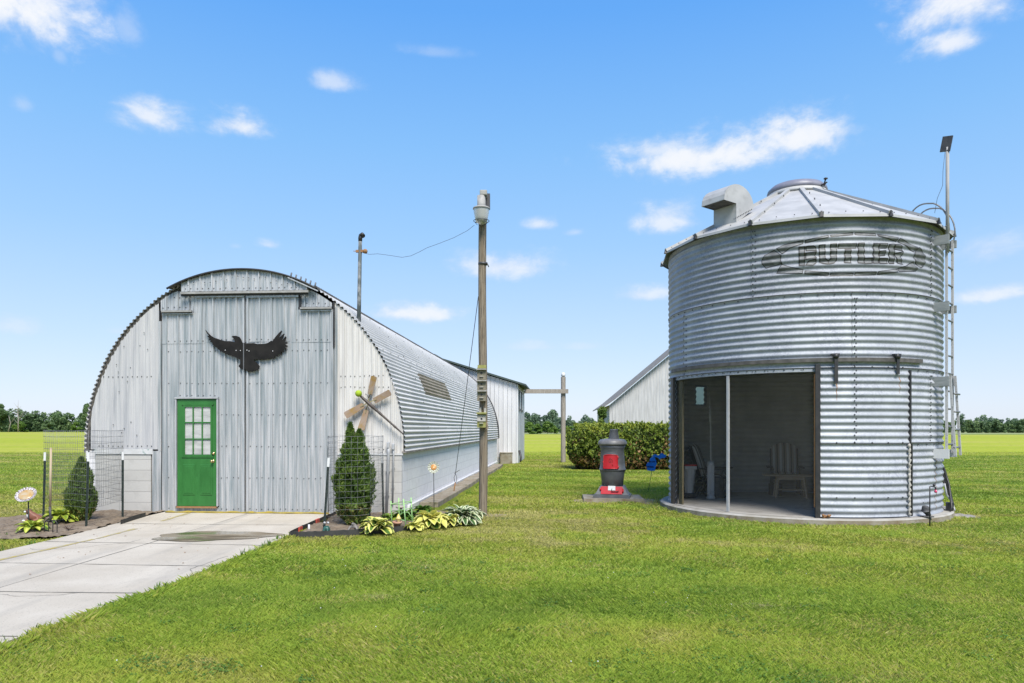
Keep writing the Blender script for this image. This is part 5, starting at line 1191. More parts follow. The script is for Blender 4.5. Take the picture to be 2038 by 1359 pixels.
for sgn in (1,-1):
    b=MB(); x0,x1=(-Wd,.38) if sgn>0 else (-Wd,-2*Wd-.38); z1=Ze-(Zp-Ze)/Wd*.38
    b.add([(x0,-.22,Zp+.04),(x1,-.22,z1+.04),(x1,5.6,z1+.04),(x0,5.6,Zp+.04),(x0,-.22,Zp+.12),(x1,-.22,z1+.12),(x1,5.6,z1+.12),(x0,5.6,Zp+.12)],[(0,1,2,3),(7,6,5,4),(0,4,5,1),(1,5,6,2),(2,6,7,3),(3,7,4,0)]); b.build('roof_slope',M['roofdark'] if sgn<0 else [M['roofdark']],wb)
b=MB(); b.tube([(-Wd,-.25,Zp+.10),(-Wd,5.6,Zp+.10)],.11,8); b.build('ridge_cap',M['roofdark'],wb)
for y0 in (.55,2.35):
    b=MB(); zc=W(1034,797,32.9).z; b.box((.012,y0+.6,zc),(.05,1.15,.95)); w_=b.build('window',M['cast'],wb); c=MB(); c.box((.03,y0+.6,zc),(.035,.95,.76)); c.build('window_pane',M['white'],w_)
b=MB(); b.box((-1.33,-.06,1.35),(.16,.10,2.4)); b.build('downspout',M['grey_pvc'],wb)
b=MB(); b.tube([(.05,.1,.6),(.12,.1,.3),(.12,-.1,.1)],.05,8); b.build('drain_pipe',M['black'],wb)
c=G(1001,921); b=MB(); b.box((c.x+.16,c.y-.5,.22),(.56,.6,.5),0,bev=.03); b.box((c.x+.16,c.y-.5,.49),(.6,.64,.05),0,bev=.01); tag(b.build('concrete_block',M['conc_old']),'square pale concrete box on the grass against the white barn wall','block')
# weathered board barn behind the hedge
B2=Vector((W(1213,0,36).x,36,0)); rbn=thing('board_barn','weathered white board barn with a steep roof behind the clipped hedge','barn',B2,R_(-3))
Ze2=W(1213,806,36).z; Wd2=4.6; Zp2=Ze2+Wd2*.835
b=MB(); xs=[k*.15 for k in range(int(2*Wd2/.15)+1)]
def bz2(x): return Ze2+(Zp2-Ze2)*(1-abs(x-Wd2)/Wd2)
for i,(x0,x1) in enumerate(zip(xs,xs[1:])):
    o=.006*((i*7)%3); b.add([(x0,-o,0),(x1-.012,-o,0),(x1-.012,-o,bz2(x1)),(x0,-o,bz2(x0)),(x1-.012,.03,0),(x1,.03,0),(x1,.03,bz2(x1)),(x1-.012,.03,bz2(x1))],[(0,1,2,3),(1,4,7,2),(4,5,6,7)])
b.add([(0,0,0),(0,9,0),(0,9,Ze2),(0,0,Ze2)],[(0,1,2,3)]); b.add([(2*Wd2,0,0),(2*Wd2,9,0),(2*Wd2,9,Ze2),(2*Wd2,0,Ze2)],[(0,1,2,3)]); b.build('wall',M['barn'],rbn)
for sgn in (1,-1):
    b=MB(); q=[(0 if sgn<0 else 2*Wd2)+sgn*.28, Ze2-.12]; x0=Wd2
    xm,zm=(.32 if sgn<0 else 2*Wd2-.32),bz2(.32)+.06
    P=[(x0,Zp2+.06),(xm,zm),(q[0],q[1]+.02)]
    for (xa,za),(xb2,zb2) in zip(P,P[1:]):
        b.add([(xa,-.3,za),(xb2,-.3,zb2),(xb2,9.3,zb2),(xa,9.3,za),(xa,-.3,za+.05),(xb2,-.3,zb2+.05),(xb2,9.3,zb2+.05),(xa,9.3,za+.05)],[(0,1,2,3),(7,6,5,4),(0,4,5,1),(1,5,6,2),(2,6,7,3),(3,7,4,0)])
    b.build('roof_slope',M['roofgrey'],rbn)

# ================================================================ pot-bellied stove on its slab
sl=thing('stove_slab','rough low concrete slab lying in the lawn under the stove','slab',(2.25,15.78,0),R_(-4))
def slabf(u,v):
    return ((u-.5)*1.30,(v-.5)*1.05,.075+.006*mnoise.noise((u*4,v*4,2)))
b=MB(); b.grid(slabf,16,12); 
for k in range(16):
    pass
pts=[(-.65,-.525),(.65,-.525),(.65,.525),(-.65,.525)]
b.add([(x,y,.075) for x,y in pts]+[(x*1.03,y*1.03,-.06) for x,y in pts],[(0,4,5,1),(1,5,6,2),(2,6,7,3),(3,7,4,0)]); b.build('slab_body',M['conc_old'],sl)
SV=Vector((W(1219,0,15.75).x,15.75,.078)); st=thing('pot_bellied_stove','dark grey cast iron pot-bellied stove with red doors standing on a slab','stove',SV,R_(-13))
KZ=15.75/F
def sz(py): return EYE+(HY-py)*KZ-SV.z
hw=.395; zb0=0.0; zb1=sz(966)
b=MB()
def frus(mb,w0,d0,z0,w1,d1,z1): mb.add([(sx*w0,sy*d0,z0) for sy in(-1,1) for sx in(-1,1)]+[(sx*w1,sy*d1,z1) for sy in(-1,1) for sx in(-1,1)],[(0,2,3,1),(4,5,7,6),(0,1,5,4),(2,6,7,3),(1,3,7,5),(0,4,6,2)])
frus(b,.40,.34,0,.40,.34,.05); frus(b,.375,.315,.05,.375,.315,.075); frus(b,.355,.295,.075,.26,.22,zb1); b.build('base',M['cast'],st)
b=MB()
prof=[(.20,zb1-.005),(.238,sz(965)),(.262,sz(943)),(.280,sz(938)),(.282,sz(936)),(.298,sz(935.5)),(.303,sz(934)),(.298,sz(932.5)),(.284,sz(932)),(.272,sz(920)),(.262,sz(905)),(.256,sz(895)),(.262,sz(894)),(.262,sz(893)),(.270,sz(892)),(.292,sz(886))]
b.lathe(prof,n=56); b.build('body',M['cast'],st)
b=MB(); b.lathe([(.30,sz(886)),(.322,sz(884)),(.325,sz(882.5)),(.310,sz(878)),(.27,sz(874.5)),(.16,sz(873)),(.0,sz(872.5))],n=56); b.build('lid',M['cast_lid'],st)
b=MB(); c0=Vector((.03,.02,0)); b.lathe([(.118,sz(873.2)),(.118,sz(872)),(.085,sz(857)),(.088,sz(856.5)),(.088,sz(854)),(.07,sz(854))],c=c0,n=28); b.build('flue_pipe',M['cast'],st)
# fire door follows the belly
def belly(z):
    zs=[p[1] for p in prof]; rs=[p[0] for p in prof]
    for i in range(len(zs)-1):
        if zs[i]<=z<=zs[i+1] and zs[i+1]>zs[i]: return rs[i]+(rs[i+1]-rs[i])*(z-zs[i])/(zs[i+1]-zs[i])
    return .26
def doorgrid(mb,w,z0,z1,off,arch_,a0=R_(-4)):
    def f(u,v):
        x=(u-.5)*w; zt=z1-arch_*(2*abs(u-.5))**2; z=z0+(zt-z0)*v; a=x/.27+a0; r=belly(z)+off; return (r*math.sin(a),-r*math.cos(a),z)
    mb.grid(f,16,12)
    return f
b=MB(); doorgrid(b,.34,sz(931.5),sz(898.5),.016,.05); b.build('door_surround',M['cast'],st)
b=MB(); f=doorgrid(b,.285,sz(931),sz(904),.034,.018)
e=[f(u/16,0) for u in range(17)]+[f(1,v/12) for v in range(13)]+[f(1-u/16,1) for u in range(17)]+[f(0,1-v/12) for v in range(13)]
b.tube(e,.010,6); fd=b.build('fire_door',M['red'],st)
b=MB(); ctr=[f(.5+.14*math.cos(t)*(1-t/9),.55+.2*math.sin(t)*(1-t/9)) for t in np.linspace(-.5,7.5,40)]; b.tube([Vector(p)*1.006 for p in ctr],.0075,5); b.tube([Vector(f(.55,.45)),Vector(f(.68,.18))],.007,5); b.build('relief_scroll',pm('dark_red_relief',(.35,.02,.02),rough=.4),fd)
b=MB(); 
for v in (.12,.86): p=Vector(f(1.03,v)); b.tube([p+Vector((0,0,-.025)),p+Vector((0,0,.025))],.016,8)
p=Vector(f(-.03,.5)); b.ball(p,.018); b.build('hinge',M['red'],fd)
sl_=(zb1-.075); 
def basef(x,z,off): t=(z-.075)/sl_; return Vector((x,-(.295+(.22-.295)*t)-off,z))
b=MB(); 
def boxf(mb,x0,x1,z0,z1,o0,o1,mi=0):
    q=[basef(x,z,o) for o in(o0,o1) for z in(z0,z1) for x in(x0,x1)]; mb.add(q,[(0,1,3,2),(4,6,7,5),(0,4,5,1),(2,3,7,6),(0,2,6,4),(1,5,7,3)],mi)
boxf(b,-.23,.24,.085,.245,-.02,.018); b.tube([basef(-.24,.21,.02),basef(-.24,.16,.02)],.018,8); b.tube([basef(.25,.12,.02),basef(.25,.2,.02)],.018,8); ad=b.build('ash_door',M['red'],st)
b=MB(); boxf(b,-.075,.085,.165,.26,.016,.026); b.build('name_plate',M['white'],ad)
b=MB(); b.tube([basef(.01,.20,.03),basef(.0,.15,.05),basef(.14,.145,.05),basef(.16,.16,.05)],.009,6); b.build('draft_lever',M['black'],ad)

# ================================================================ blue state-outline yard sign
SY=17.6; sgn_=thing('yard_sign','bright blue state-outline yard sign with dark lettering on a thin stake before the hedge','sign',G(1289,980))
sb_=sgn_.location; YS=sb_.y
MI=[(240,600),(262,632),(372,640),(460,632),(458,592),(478,560),(470,520),(492,480),(505,430),(482,400),(490,355),(462,330),(452,285),(420,258),(385,262),(350,285),(322,310),(318,360),(300,375),(298,420),(275,400),(255,425),(228,465),(222,520),(238,560)]
UP=[(365,240),(395,212),(430,200),(448,185),(500,200),(540,215),(575,205),(600,180),(640,160),(632,142),(665,175),(700,185),(720,205),(770,212),(745,235),(765,262),(720,270),(705,295),(670,285),(620,300),(590,320),(575,345),(560,300),(530,285),(505,265),(470,262),(440,245),(405,248)]
def m2(p,y):
    q=W(1270+p[0]/13.59,890+p[1]/13.59,YS); return Vector((q.x-sb_.x,y,q.z-sb_.z))
b=MB()
for poly in (MI,UP): b.prism(poly,lambda u,v:m2((u,v),-.006),lambda u,v:m2((u,v),.006))
b.box(m2((455,255),0.0),(.10,.008,.03)); bd=b.build('board',M['blue'],sgn_)
b=MB()
def stroke(a,c,w=.010): b.bar(m2(a,-.009),m2(c,-.009),w,.004,0,(0,1,0))
for x0,row,h in ((298,372,38),(232,508,44)):
    n=5 if row<400 else 6
    for k in range(n):
        x=x0+k*34; 
        pat=[((0,0),(0,1)),((0,0),(14,1)),((14,0),(0,1)),((14,0),(14,1)),((0,.5),(14,.5)),((0,0),(14,0))]
        for q in random.Random(k+row).sample(pat,3): (ax,ay),(cx_,cy)=q; stroke((x+ax,row+ay*h),(x+cx_,row+cy*h))
b.build('lettering',M['navy'],bd)
b=MB(); b.tube([m2((375,640),.0),m2((340,820),0),(0,0,-.05)],.006,6); b.build('stake',M['dark'],sgn_)
# ================================================================ foliage
def leafquads(P, size, nrm=None, aspect=.55, up=None):
    n=len(P); a=rng.normal(size=(n,3)); 
    if up is not None: a=a*.55+np.asarray(up)
    a/=np.linalg.norm(a,axis=1)[:,None]
    b=rng.normal(size=(n,3)); 
    if nrm is not None: b=b*.7+nrm*1.0
    c=np.cross(a,b); c/=(np.linalg.norm(c,axis=1)[:,None]+1e-9)
    s=(size*(.6+.8*rng.random(n)))[:,None] if np.isscalar(size) else size[:,None]
    q=np.empty((n,4,3)); q[:,0]=P-a*s; q[:,1]=P+c*s*aspect-a*s*.1; q[:,2]=P+a*s; q[:,3]=P-c*s*aspect-a*s*.1
    return q.reshape(-1,3)
def blobpts(blobs, n, shell=.55):
    vol=np.array([r[0]*r[1]+r[1]*r[2]+r[0]*r[2] for c,r in blobs]); k=rng.choice(len(blobs),n,p=vol/vol.sum())
    d=rng.normal(size=(n,3)); d/=np.linalg.norm(d,axis=1)[:,None]; t=shell+(1-shell)*rng.random(n)**.6
    C=np.array([c for c,r in blobs])[k]; Rr=np.array([r for c,r in blobs])[k]
    return C+d*Rr*t[:,None], d, k
M['leaf_wood']=leafmat('woodland_leaves',[(0,(.055,.095,.045)),(.45,(.12,.19,.08)),(.8,(.18,.26,.10)),(1,(.24,.32,.13))],.35)  # paler, slightly bluish greens with distance haze painted in
M['leaf_far']=leafmat('distant_leaves',[(0,(.085,.14,.105)),(.5,(.14,.21,.13)),(1,(.21,.29,.15))],.35)  # haze is put into these pale bluish leaf colours
M['leaf_bright']=leafmat('bush_leaves',[(0,(.05,.11,.02)),(.5,(.12,.21,.035)),(1,(.22,.30,.06))],.3)
M['leaf_hedge']=leafmat('hedge_leaves',[(0,(.03,.05,.016)),(.3,(.08,.125,.024)),(.6,(.17,.23,.03)),(.8,(.34,.36,.05)),(.87,(.20,.12,.05)),(1,(.36,.22,.10))],.25)
M['leaf_arb']=leafmat('arborvitae_leaves',[(0,(.03,.065,.016)),(.45,(.10,.17,.032)),(.9,(.24,.30,.06)),(1,(.24,.17,.07))],.35)
# ---- woods
def wood(name,label,x0,x1,Y0,Y1,h0,h1,n,nl,mat,size,seed):
    r=np.random.default_rng(seed); blobs=[];vb=[]
    for i in range(n):
        t=(i+r.random())/n; Y=Y0+(Y1-Y0)*t+ r.random()*22; x=x0+(x1-x0)*t+r.normal()*1.5; h=(h0+(h1-h0)*t)*(.72+.5*r.random()); w=h*(.26+.16*r.random())
        tone=r.random()
        for k in range(6):
            zc=h*(.30+.62*r.random()); blobs.append(((x+r.normal()*w*.45,Y+r.normal()*w*.3,zc),(w*(.42+.3*r.random())*(1.25-zc/h*.5),w*.5,h*(.12+.10*r.random())))); vb.append(tone)
        blobs.append(((x,Y,h*.22),(w*.9,w*.6,h*.24))); vb.append(tone)
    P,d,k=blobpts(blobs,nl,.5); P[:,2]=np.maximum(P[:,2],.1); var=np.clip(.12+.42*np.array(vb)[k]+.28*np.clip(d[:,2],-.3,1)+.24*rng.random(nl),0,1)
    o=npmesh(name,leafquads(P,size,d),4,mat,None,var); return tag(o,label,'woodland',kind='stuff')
def PXX(px,Y): return (px-CX)*Y/F
wood('woodland','dark leafy woodland along the far field edge, seen left of the rounded barn',PXX(-620,350),PXX(330,350),352,352,10.6,8.8,135,90000,M['leaf_wood'],.55,1)
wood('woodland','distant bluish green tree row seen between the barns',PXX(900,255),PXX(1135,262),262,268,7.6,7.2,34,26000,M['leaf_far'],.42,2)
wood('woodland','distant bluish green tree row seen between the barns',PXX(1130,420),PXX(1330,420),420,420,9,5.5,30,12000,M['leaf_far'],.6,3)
wood('woodland','low green woodland on the horizon right of the grain bin',PXX(1760,262),PXX(2650,262),262,262,3.9,4.8,120,74000,M['leaf_bright'] if False else M['leaf_wood'],.36,4)
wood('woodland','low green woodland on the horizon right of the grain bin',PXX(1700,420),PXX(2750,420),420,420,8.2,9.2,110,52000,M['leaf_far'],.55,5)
def tree(name,label,cat,x,y,h,w,nl,mat,size,trunk=.25,group=None,conif=False,seed=0,z0=.25,tint=0.0):
    t=thing(name,label,cat,(x,y,0),0,group); r=np.random.default_rng(seed); blobs=[];vb=[]; br=[]
    for k in range(16):
        f=r.random(); zc=h*(z0+(1-z0-.1)*f); rad=w*.5*(math.sin(PI*(.18+.75*f)) if not conif else (1.05-f)); a=r.random()*2*PI; q=rad*(.25+.6*r.random())
        blobs.append(((q*math.cos(a),q*math.sin(a),zc),(w*(.14+.12*r.random()),w*(.14+.12*r.random()),h*(.07+.06*r.random())))); vb.append(r.random()); br.append((q*math.cos(a),q*math.sin(a),zc))
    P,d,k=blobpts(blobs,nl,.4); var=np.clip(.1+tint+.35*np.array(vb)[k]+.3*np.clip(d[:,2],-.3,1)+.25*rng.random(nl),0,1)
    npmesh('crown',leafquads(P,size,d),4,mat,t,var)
    b=MB(); b.tube([(0,0,-.1),(.02*h*r.normal()*.3,0,h*.4),(0,0,h*.85)],[trunk,trunk*.7,trunk*.2],8)
    for p in br[:9]: b.tube([(0,0,p[2]*.65),Vector(p)],[trunk*.35,trunk*.1],5)
    b.build('trunk',M['bark'],t); return t
tree('tree','tall dark tree cut by the left edge of the view','tree',PXX(-4,318),318,13.2,9,7000,M['leaf_wood'],.5,.3,seed=3)
tree('tree','dark tall tree pressed against the left flank of the rounded barn','tree',PXX(176,318),318,13.4,9.5,8000,M['leaf_wood'],.5,.3,seed=5)
tree('bush','broad yellow green bush at the left field edge, near the bare tree','bush',PXX(43,322),322,5.2,6,3500,M['leaf_bright'],.4,.12,seed=7,z0=.08)
tree('bush','small rounded pale green tree at the field edge just left of the barn','bush',PXX(152,305),305,4.4,4.2,2500,M['leaf_bright'],.34,.12,seed=8,z0=.15)
tree('bush','dark low bush standing at the middle of the left wood edge','bush',PXX(95,326),326,5.4,5.5,3000,M['leaf_wood'],.4,.15,seed=9,z0=.05)
dt=thing('dead_tree','bare dead tree with forked grey trunk before the left wood','tree',(PXX(36,316),316,0))
b=MB(); b.tube([(0,0,0),(.1,0,6),(-.1,0,9.5),(.1,0,14.6)],[.28,.2,.13,.03],6)
for k in range(9): z=4+k*.9; s=random.choice((-1,1)); L=random.uniform(1,3); b.tube([(0,0,z),(s*L*.5,0,z+L*.4),(s*L,0,z+L*1.1)],[.1,.06,.02],5)
b.tube([(-4.5,0,0),(-3.4,0,4),(-4.2,0,7.5)],[.2,.15,.05],6); b.tube([(-3.5,0,3.8),(-.2,0,8.2)],[.1,.05],5); b.build('trunk',M['deadwood'],dt)
for i,(px,y,h,w,tint,lab) in enumerate(((1054,206,3.6,4.2,.15,'round bright bush at the far field edge beside the white barn'),(1070,212,3.2,3.6,.0,'small dull green bush, second from the white barn at the far field edge'),(1090,216,3.9,4.6,.1,'widest pale bush at the far field edge left of the beam post'),(1103,220,2.6,3.8,.2,'low yellowish bush at the far field edge just left of the beam post'),(1130,222,2.7,5.0,.15,'low bush at the far field edge right of the beam post'))):
    tree('bush',lab,'bush',PXX(px,y),y,h,w,2200,M['leaf_bright'],.24,.08,'bushes along the far field edge',seed=20+i,z0=.08,tint=tint-.1)
tree('evergreen_shrub','small upright evergreen between the hedge and the board barn','shrub',PXX(1198,33.5),33.5,2.75,.95,5200,M['leaf_arb'],.06,.05,seed=31,z0=.06,conif=True,tint=.1)
# ---- clipped hedge
def hedge():
    x0,x1,y0,y1,h=2.32,8.6,27.2,29.4,1.70
    t=thing('hedge','long clipped evergreen hedge, green on top and brown twiggy below, behind the stove','hedge',((x0+x1)/2,(y0+y1)/2,0))
    n=52000; u=rng.random(n); X=np.empty(n);Y=np.empty(n);Z=np.empty(n); N=np.zeros((n,3))
    cx,cy=(x0+x1)/2,(y0+y1)/2; a=(x1-x0)/2; b_=(y1-y0)/2
    # superellipsoid shell
    d=rng.normal(size=(n,3)); d[:,0]*=1.5; d/=np.linalg.norm(d,axis=1)[:,None]
    e=5.0; k=(np.abs(d[:,0])**e+np.abs(d[:,1])**e+np.abs(d[:,2])**e)**(-1/e)
    q=d*k[:,None]; sh=1-.16*rng.random(n)**1.5
    X=cx+q[:,0]*a*sh; Y=cy+q[:,1]*b_*sh; Z=h/2+q[:,2]*h/2*sh
    lump=vnoise(X+Z*1.7,Y+Z,.42,21)-.5; lump2=vnoise(X,Z+Y*.7,1.1,22)-.5; gr=1+.10*lump+.13*lump2
    X=cx+(X-cx)*(1+.02*lump); Y=cy+(Y-cy)*gr; Z=np.clip(Z*(1+.09*lump+.07*lump2),.04,3)
    N[:]=d
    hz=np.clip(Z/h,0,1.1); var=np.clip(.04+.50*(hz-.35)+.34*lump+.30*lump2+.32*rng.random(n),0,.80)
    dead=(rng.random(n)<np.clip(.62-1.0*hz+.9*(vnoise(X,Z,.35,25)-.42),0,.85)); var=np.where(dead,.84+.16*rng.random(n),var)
    keep=(rng.random(n)<np.clip(.45+.9*hz,0,1)); P=np.stack([X-cx,Y-cy,Z],1)[keep]
    sp=[];sn=[];sv=[]
    for k in range(420):
        bx=rng.uniform(-(x1-x0)/2*.95,(x1-x0)/2*.95); by=rng.uniform(-(y1-y0)/2*.95,(y1-y0)/2*.8); tp=h*(.96+.06*rng.random()); dx,dy=rng.normal()*.05,rng.normal()*.05; L=.06+.16*rng.random()**2
        for q in range(9): t_=q/8; sp.append((bx+dx*t_+rng.normal()*.014,by+dy*t_+rng.normal()*.014,tp+L*t_)); sn.append((0,-.3,1)); sv.append(.5+.28*rng.random())
    for k in range(260):
        bx=-(x1-x0)/2*(1.0+.02*rng.random()) if rng.random()<.25 else rng.uniform(-(x1-x0)/2,(x1-x0)/2); by=-(y1-y0)/2*(1.02 if bx>-(x1-x0)/2 else rng.uniform(-1,1)); bz=h*rng.uniform(.3,.95); L=.05+.14*rng.random()**2
        for q in range(8): t_=q/7; sp.append((bx-.3*L*t_+rng.normal()*.012,by-L*t_*.8,bz+L*.6*t_+rng.normal()*.012)); sn.append((0,-1,.3)); sv.append(.35+.4*rng.random())
    P=np.concatenate([P,np.array(sp)]); N=np.concatenate([N[keep],np.array(sn)]); var=np.concatenate([var[keep],np.array(sv)])
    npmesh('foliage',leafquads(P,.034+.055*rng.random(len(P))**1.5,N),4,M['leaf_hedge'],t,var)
    b=MB(); r=random.Random(4)
    for k in range(420):
        x=r.uniform(x0+.1,x1-.1)-cx; y=r.uniform(y0+.1,y1-.2)-cy; z=0; p=[(x*.96,y*.7,0)]
        p.append((x+r.uniform(-.15,.15),y*.9,h*.4)); p.append((x+r.uniform(-.3,.3),y*1.0+r.uniform(-.1,.1),h*r.uniform(.7,.97))); b.tube(p,[.018,.011,.004],4)
    b.build('branches',M['bark'],t)
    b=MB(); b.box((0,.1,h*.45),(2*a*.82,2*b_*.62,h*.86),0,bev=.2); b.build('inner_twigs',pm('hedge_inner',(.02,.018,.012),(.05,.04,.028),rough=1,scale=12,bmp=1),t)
hedge()
# ---- arborvitae inside wire cages
def arborvitae(label,x,y,h,w,n,seed,fork=False):
    t=thing('arborvitae',label,'shrub',(x,y,.04)); r=np.random.default_rng(seed)
    f=r.random(n)**.85; ang=r.random(n)*2*PI
    prof=np.interp(f,[0,.06,.22,.42,.62,.78,.87,.94,1],[.42,.64,.94,1.0,.84,.56,.32,.17,.03])*w/2
    lump=1.04+.62*(vnoise(ang*1.1,f*h*2.2,.33,seed+1)-.5)+.40*(vnoise(ang*3,f*h*4,.3,seed+2)-.5); lump=np.where(np.abs(np.sin(ang*.5))<.03,1,lump)
    rad=prof*lump*(1-.42*r.random(n)**1.6); X=rad*np.cos(ang); Yv=rad*np.sin(ang); Z=f*h
    if fork: 
        m=f>.80; X=np.where(m,X*.7+np.where(r.random(n)<.5,-.085*(w/.66),.085*(w/.66))*np.clip((f-.78)/.1,0,1),X); Z=np.where(m&(X>0),Z-.11*(f-.8)/.2,Z)
    N=np.stack([np.cos(ang),np.sin(ang),np.full(n,.2)],1); P=np.stack([X,Yv,Z],1)
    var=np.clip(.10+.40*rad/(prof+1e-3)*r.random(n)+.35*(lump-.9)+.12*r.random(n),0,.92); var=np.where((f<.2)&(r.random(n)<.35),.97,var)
    gap=vnoise(ang*1.6+7,f*h*3.0,.22,seed+5)>.30; gap|=r.random(n)<.25; P=P[gap]; N=N[gap]; var=var[gap]; ang=ang[gap]; n=len(P)
    q=leafquads(P,.024+.034*r.random(n)**2,N,.30,up=np.stack([np.cos(ang)*.45,np.sin(ang)*.45,np.full(n,1.0)],1))
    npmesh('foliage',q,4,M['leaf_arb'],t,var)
    b=MB(); b.tube([(0,0,-.1),(0,0,h*.9)],[.03,.006],6); b.build('trunk',M['bark'],t)
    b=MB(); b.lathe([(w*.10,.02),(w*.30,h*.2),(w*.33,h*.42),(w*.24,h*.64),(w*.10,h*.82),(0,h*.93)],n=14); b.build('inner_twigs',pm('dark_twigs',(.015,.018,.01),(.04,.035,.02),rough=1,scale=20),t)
arborvitae('small dark arborvitae inside the wide wire cage left of the driveway',PXX(162,11.95),11.95,1.06,.39,19000,41)
arborvitae('taller bushy arborvitae with forked tip inside the wire cage right of the big doors',PXX(706,11.55),11.55,1.64,.58,34000,43,True)
def cage(label,pts,z0,z1,vs,hs,grp=None,seed=0):
    P=[Vector((p[0],p[1])) for p in pts]; c=sum(P,Vector((0,0)))/len(P); t=thing('wire_cage',label,'wire cage',(c.x,c.y,0),0,grp); r=random.Random(seed); b=MB()
    for a,e in zip(P,P[1:]+P[:1]):
        L=(e-a).length; n=max(2,int(L/vs)); nh=int((z1-z0)/hs); bow=Vector((-(e-a).y,(e-a).x)).normalized()*-.05
        def q(f,z): p=a.lerp(e,f)-c+bow*math.sin(PI*f)+Vector((.012*mnoise.noise((f*3,z*3,seed)),.012*mnoise.noise((f*3,z*3,seed+3)))); return (p.x,p.y,z+.02*mnoise.noise((f*2,z,seed+7))+.03*f*(seed%2))
        for k in range(n): b.tube([q(k/n,z0+(z1-z0)*m/5) for m in range(6)],.0017,4)
        for k in range(nh+1): b.tube([q(m/8,z0+(z1-z0)*k/nh) for m in range(9)],.0022,4)
    return b.build('mesh_panel',M['wire'],t)
CL=[(PXX(87,12.0),12.0),(PXX(171.5,11.25),11.25),(PXX(246,12.4),12.4),(PXX(173,13.05),13.05)]
CR=[(PXX(652,11.1),11.1),(PXX(737,11.1),11.1),(PXX(763,12.45),12.45),(PXX(672,12.5),12.5)]
cage('wide square wire mesh cage round the small shrub left of the driveway',CL,.33,1.57,.052,.10,None,2)
cage('wire mesh cage wrapped round the taller shrub right of the big doors',CR,.22,1.46,.085,.095,None,3)
def tpost(label,px0,py0,px1,py1,grp):
    g=G(px1,py1,.03); top=W(px0,py0,g.y)-g; t=thing('fence_post',label,'post',g,0,grp); d=top.normalized()
    b=MB(); a=top*.88; b.bar((0,0,-.25),a,.036,.007); b.bar((0,.012,-.25),a+Vector((0,.012,0)),.007,.03)
    n=14
    for k in range(n): p=a*((k+.5)/n); b.box(p+Vector((0,-.008,0)),(.012,.012,.018))
    b.build('shaft',M['tee'],t)
    b=MB(); b.bar(a,top,.037,.009); b.bar(a+Vector((0,.012,0)),top+Vector((0,.012,0)),.009,.031); b.build('white_tip',M['white'],t)
GP='steel posts round the wire cages'
tpost('dark steel post with white tip standing left of the pitchfork',89.5,900,85.5,1039,GP)
tpost('dark steel post with white tip in front of the small arborvitae',176,900,170.7,1051,GP)
tpost('dark white-tipped post half hidden behind the small arborvitae',173,897,173,1024,GP)
tpost('white-tipped steel post before the left masonry pier',244.5,899,244,1034,GP)
tpost('leaning white-tipped steel post by the right edge of the big doors',654.5,911,642.5,1060,GP)
tpost('white-tipped post at the right side of the taller arborvitae',737.5,915,734.5,1034,GP)
tpost('white-tipped post next to the grey conduits on the barn corner',760.5,907,763.5,1030,GP)
# ---- hostas
M['hosta_lime']=leafmat('lime_hosta_leaf',[(0,(.05,.12,.02)),(.45,(.12,.22,.03)),(.62,(.34,.42,.05)),(1,(.62,.62,.13))],.25,.4)
M['hosta_yellow']=leafmat('yellow_edged_hosta_leaf',[(0,(.06,.13,.03)),(.42,(.11,.20,.035)),(.5,(.55,.55,.09)),(1,(.75,.70,.25))],.25,.4)
M['hosta_cream']=leafmat('cream_edged_hosta_leaf',[(0,(.05,.11,.035)),(.5,(.09,.18,.05)),(.62,(.50,.55,.30)),(1,(.72,.72,.52))],.25,.4)
def hosta(label,px,py,rad,h,n,mat,lw,seed,grp='hostas in the beds',mid=.2,edge=.85):
    g=G(px,py,.05); t=thing('hosta',label,'plant',g,0,grp); r=random.Random(seed); b=MB()
    n=int(n*1.45)
    for k in range(n):
        f=(k+.5)/n; a=k*2.39996+r.uniform(-.35,.35); L=rad*1.08*(.72+.36*f)*r.uniform(.85,1.12); e0=R_(80-52*f+r.uniform(-9,9)); drop=R_(62+34*f+r.uniform(-10,16)); w=1.35*lw*(.75+.35*f)*r.uniform(.85,1.15)
        e=min(1,edge*r.uniform(.85,1.15)); m=max(0,mid*r.uniform(.4,1.8)); vs=[];at=[];nx=6;ny=9; ca,sa=math.cos(a),math.sin(a); rr=.012; z=h*.10*(1-f)+.02; tw=r.uniform(-.25,.25)
        for j in range(ny+1):
            v=j/ny; el_=e0-drop*max(0,v-.15)/.85
            if j: rr+=L/ny*math.cos(el_); z+=L/ny*math.sin(el_)*min(1.0,h/(rad*.62))
            q=min(1,max(0,(v-.22)/.78)); ww=w*(math.sin(PI*q**.80)**.75 if 0<q<1 else 0)+.005
            for i in range(nx+1):
                u=i/nx*2-1; off=u*ww/2; zz=z+abs(u)*ww*.20+off*tw+.003*math.sin(u*9); vs.append((ca*rr-sa*off,sa*rr+ca*off,max(zz,.004))); at.append(e if (abs(u)>.6 or v>.94) else m)
        b.add(vs,[(j*(nx+1)+i,j*(nx+1)+i+1,(j+1)*(nx+1)+i+1,(j+1)*(nx+1)+i) for j in range(ny) for i in range(nx)],0,at,True)
    b.build('leaves',mat,t,attr=True); return t
hosta('low lime green hosta under the glass plate flower on the left',65,1056,.25,.13,26,M['hosta_lime'],.07,1,mid=.55,edge=.6)
hosta('bright lime hosta between the pitchfork and the small arborvitae',120,1037,.30,.24,34,M['hosta_lime'],.08,2,mid=.5,edge=.72)
hosta('yellow-edged hosta just right of the taller arborvitae',750,1059,.30,.22,24,M['hosta_yellow'],.115,3)
hosta('yellow-edged hosta in the middle, right of the green trellis',860,1047,.36,.24,32,M['hosta_yellow'],.12,4,mid=.45)
hosta('largest hosta, green with cream edges, beside the light pole',919,1040,.38,.32,58,M['hosta_cream'],.095,5)
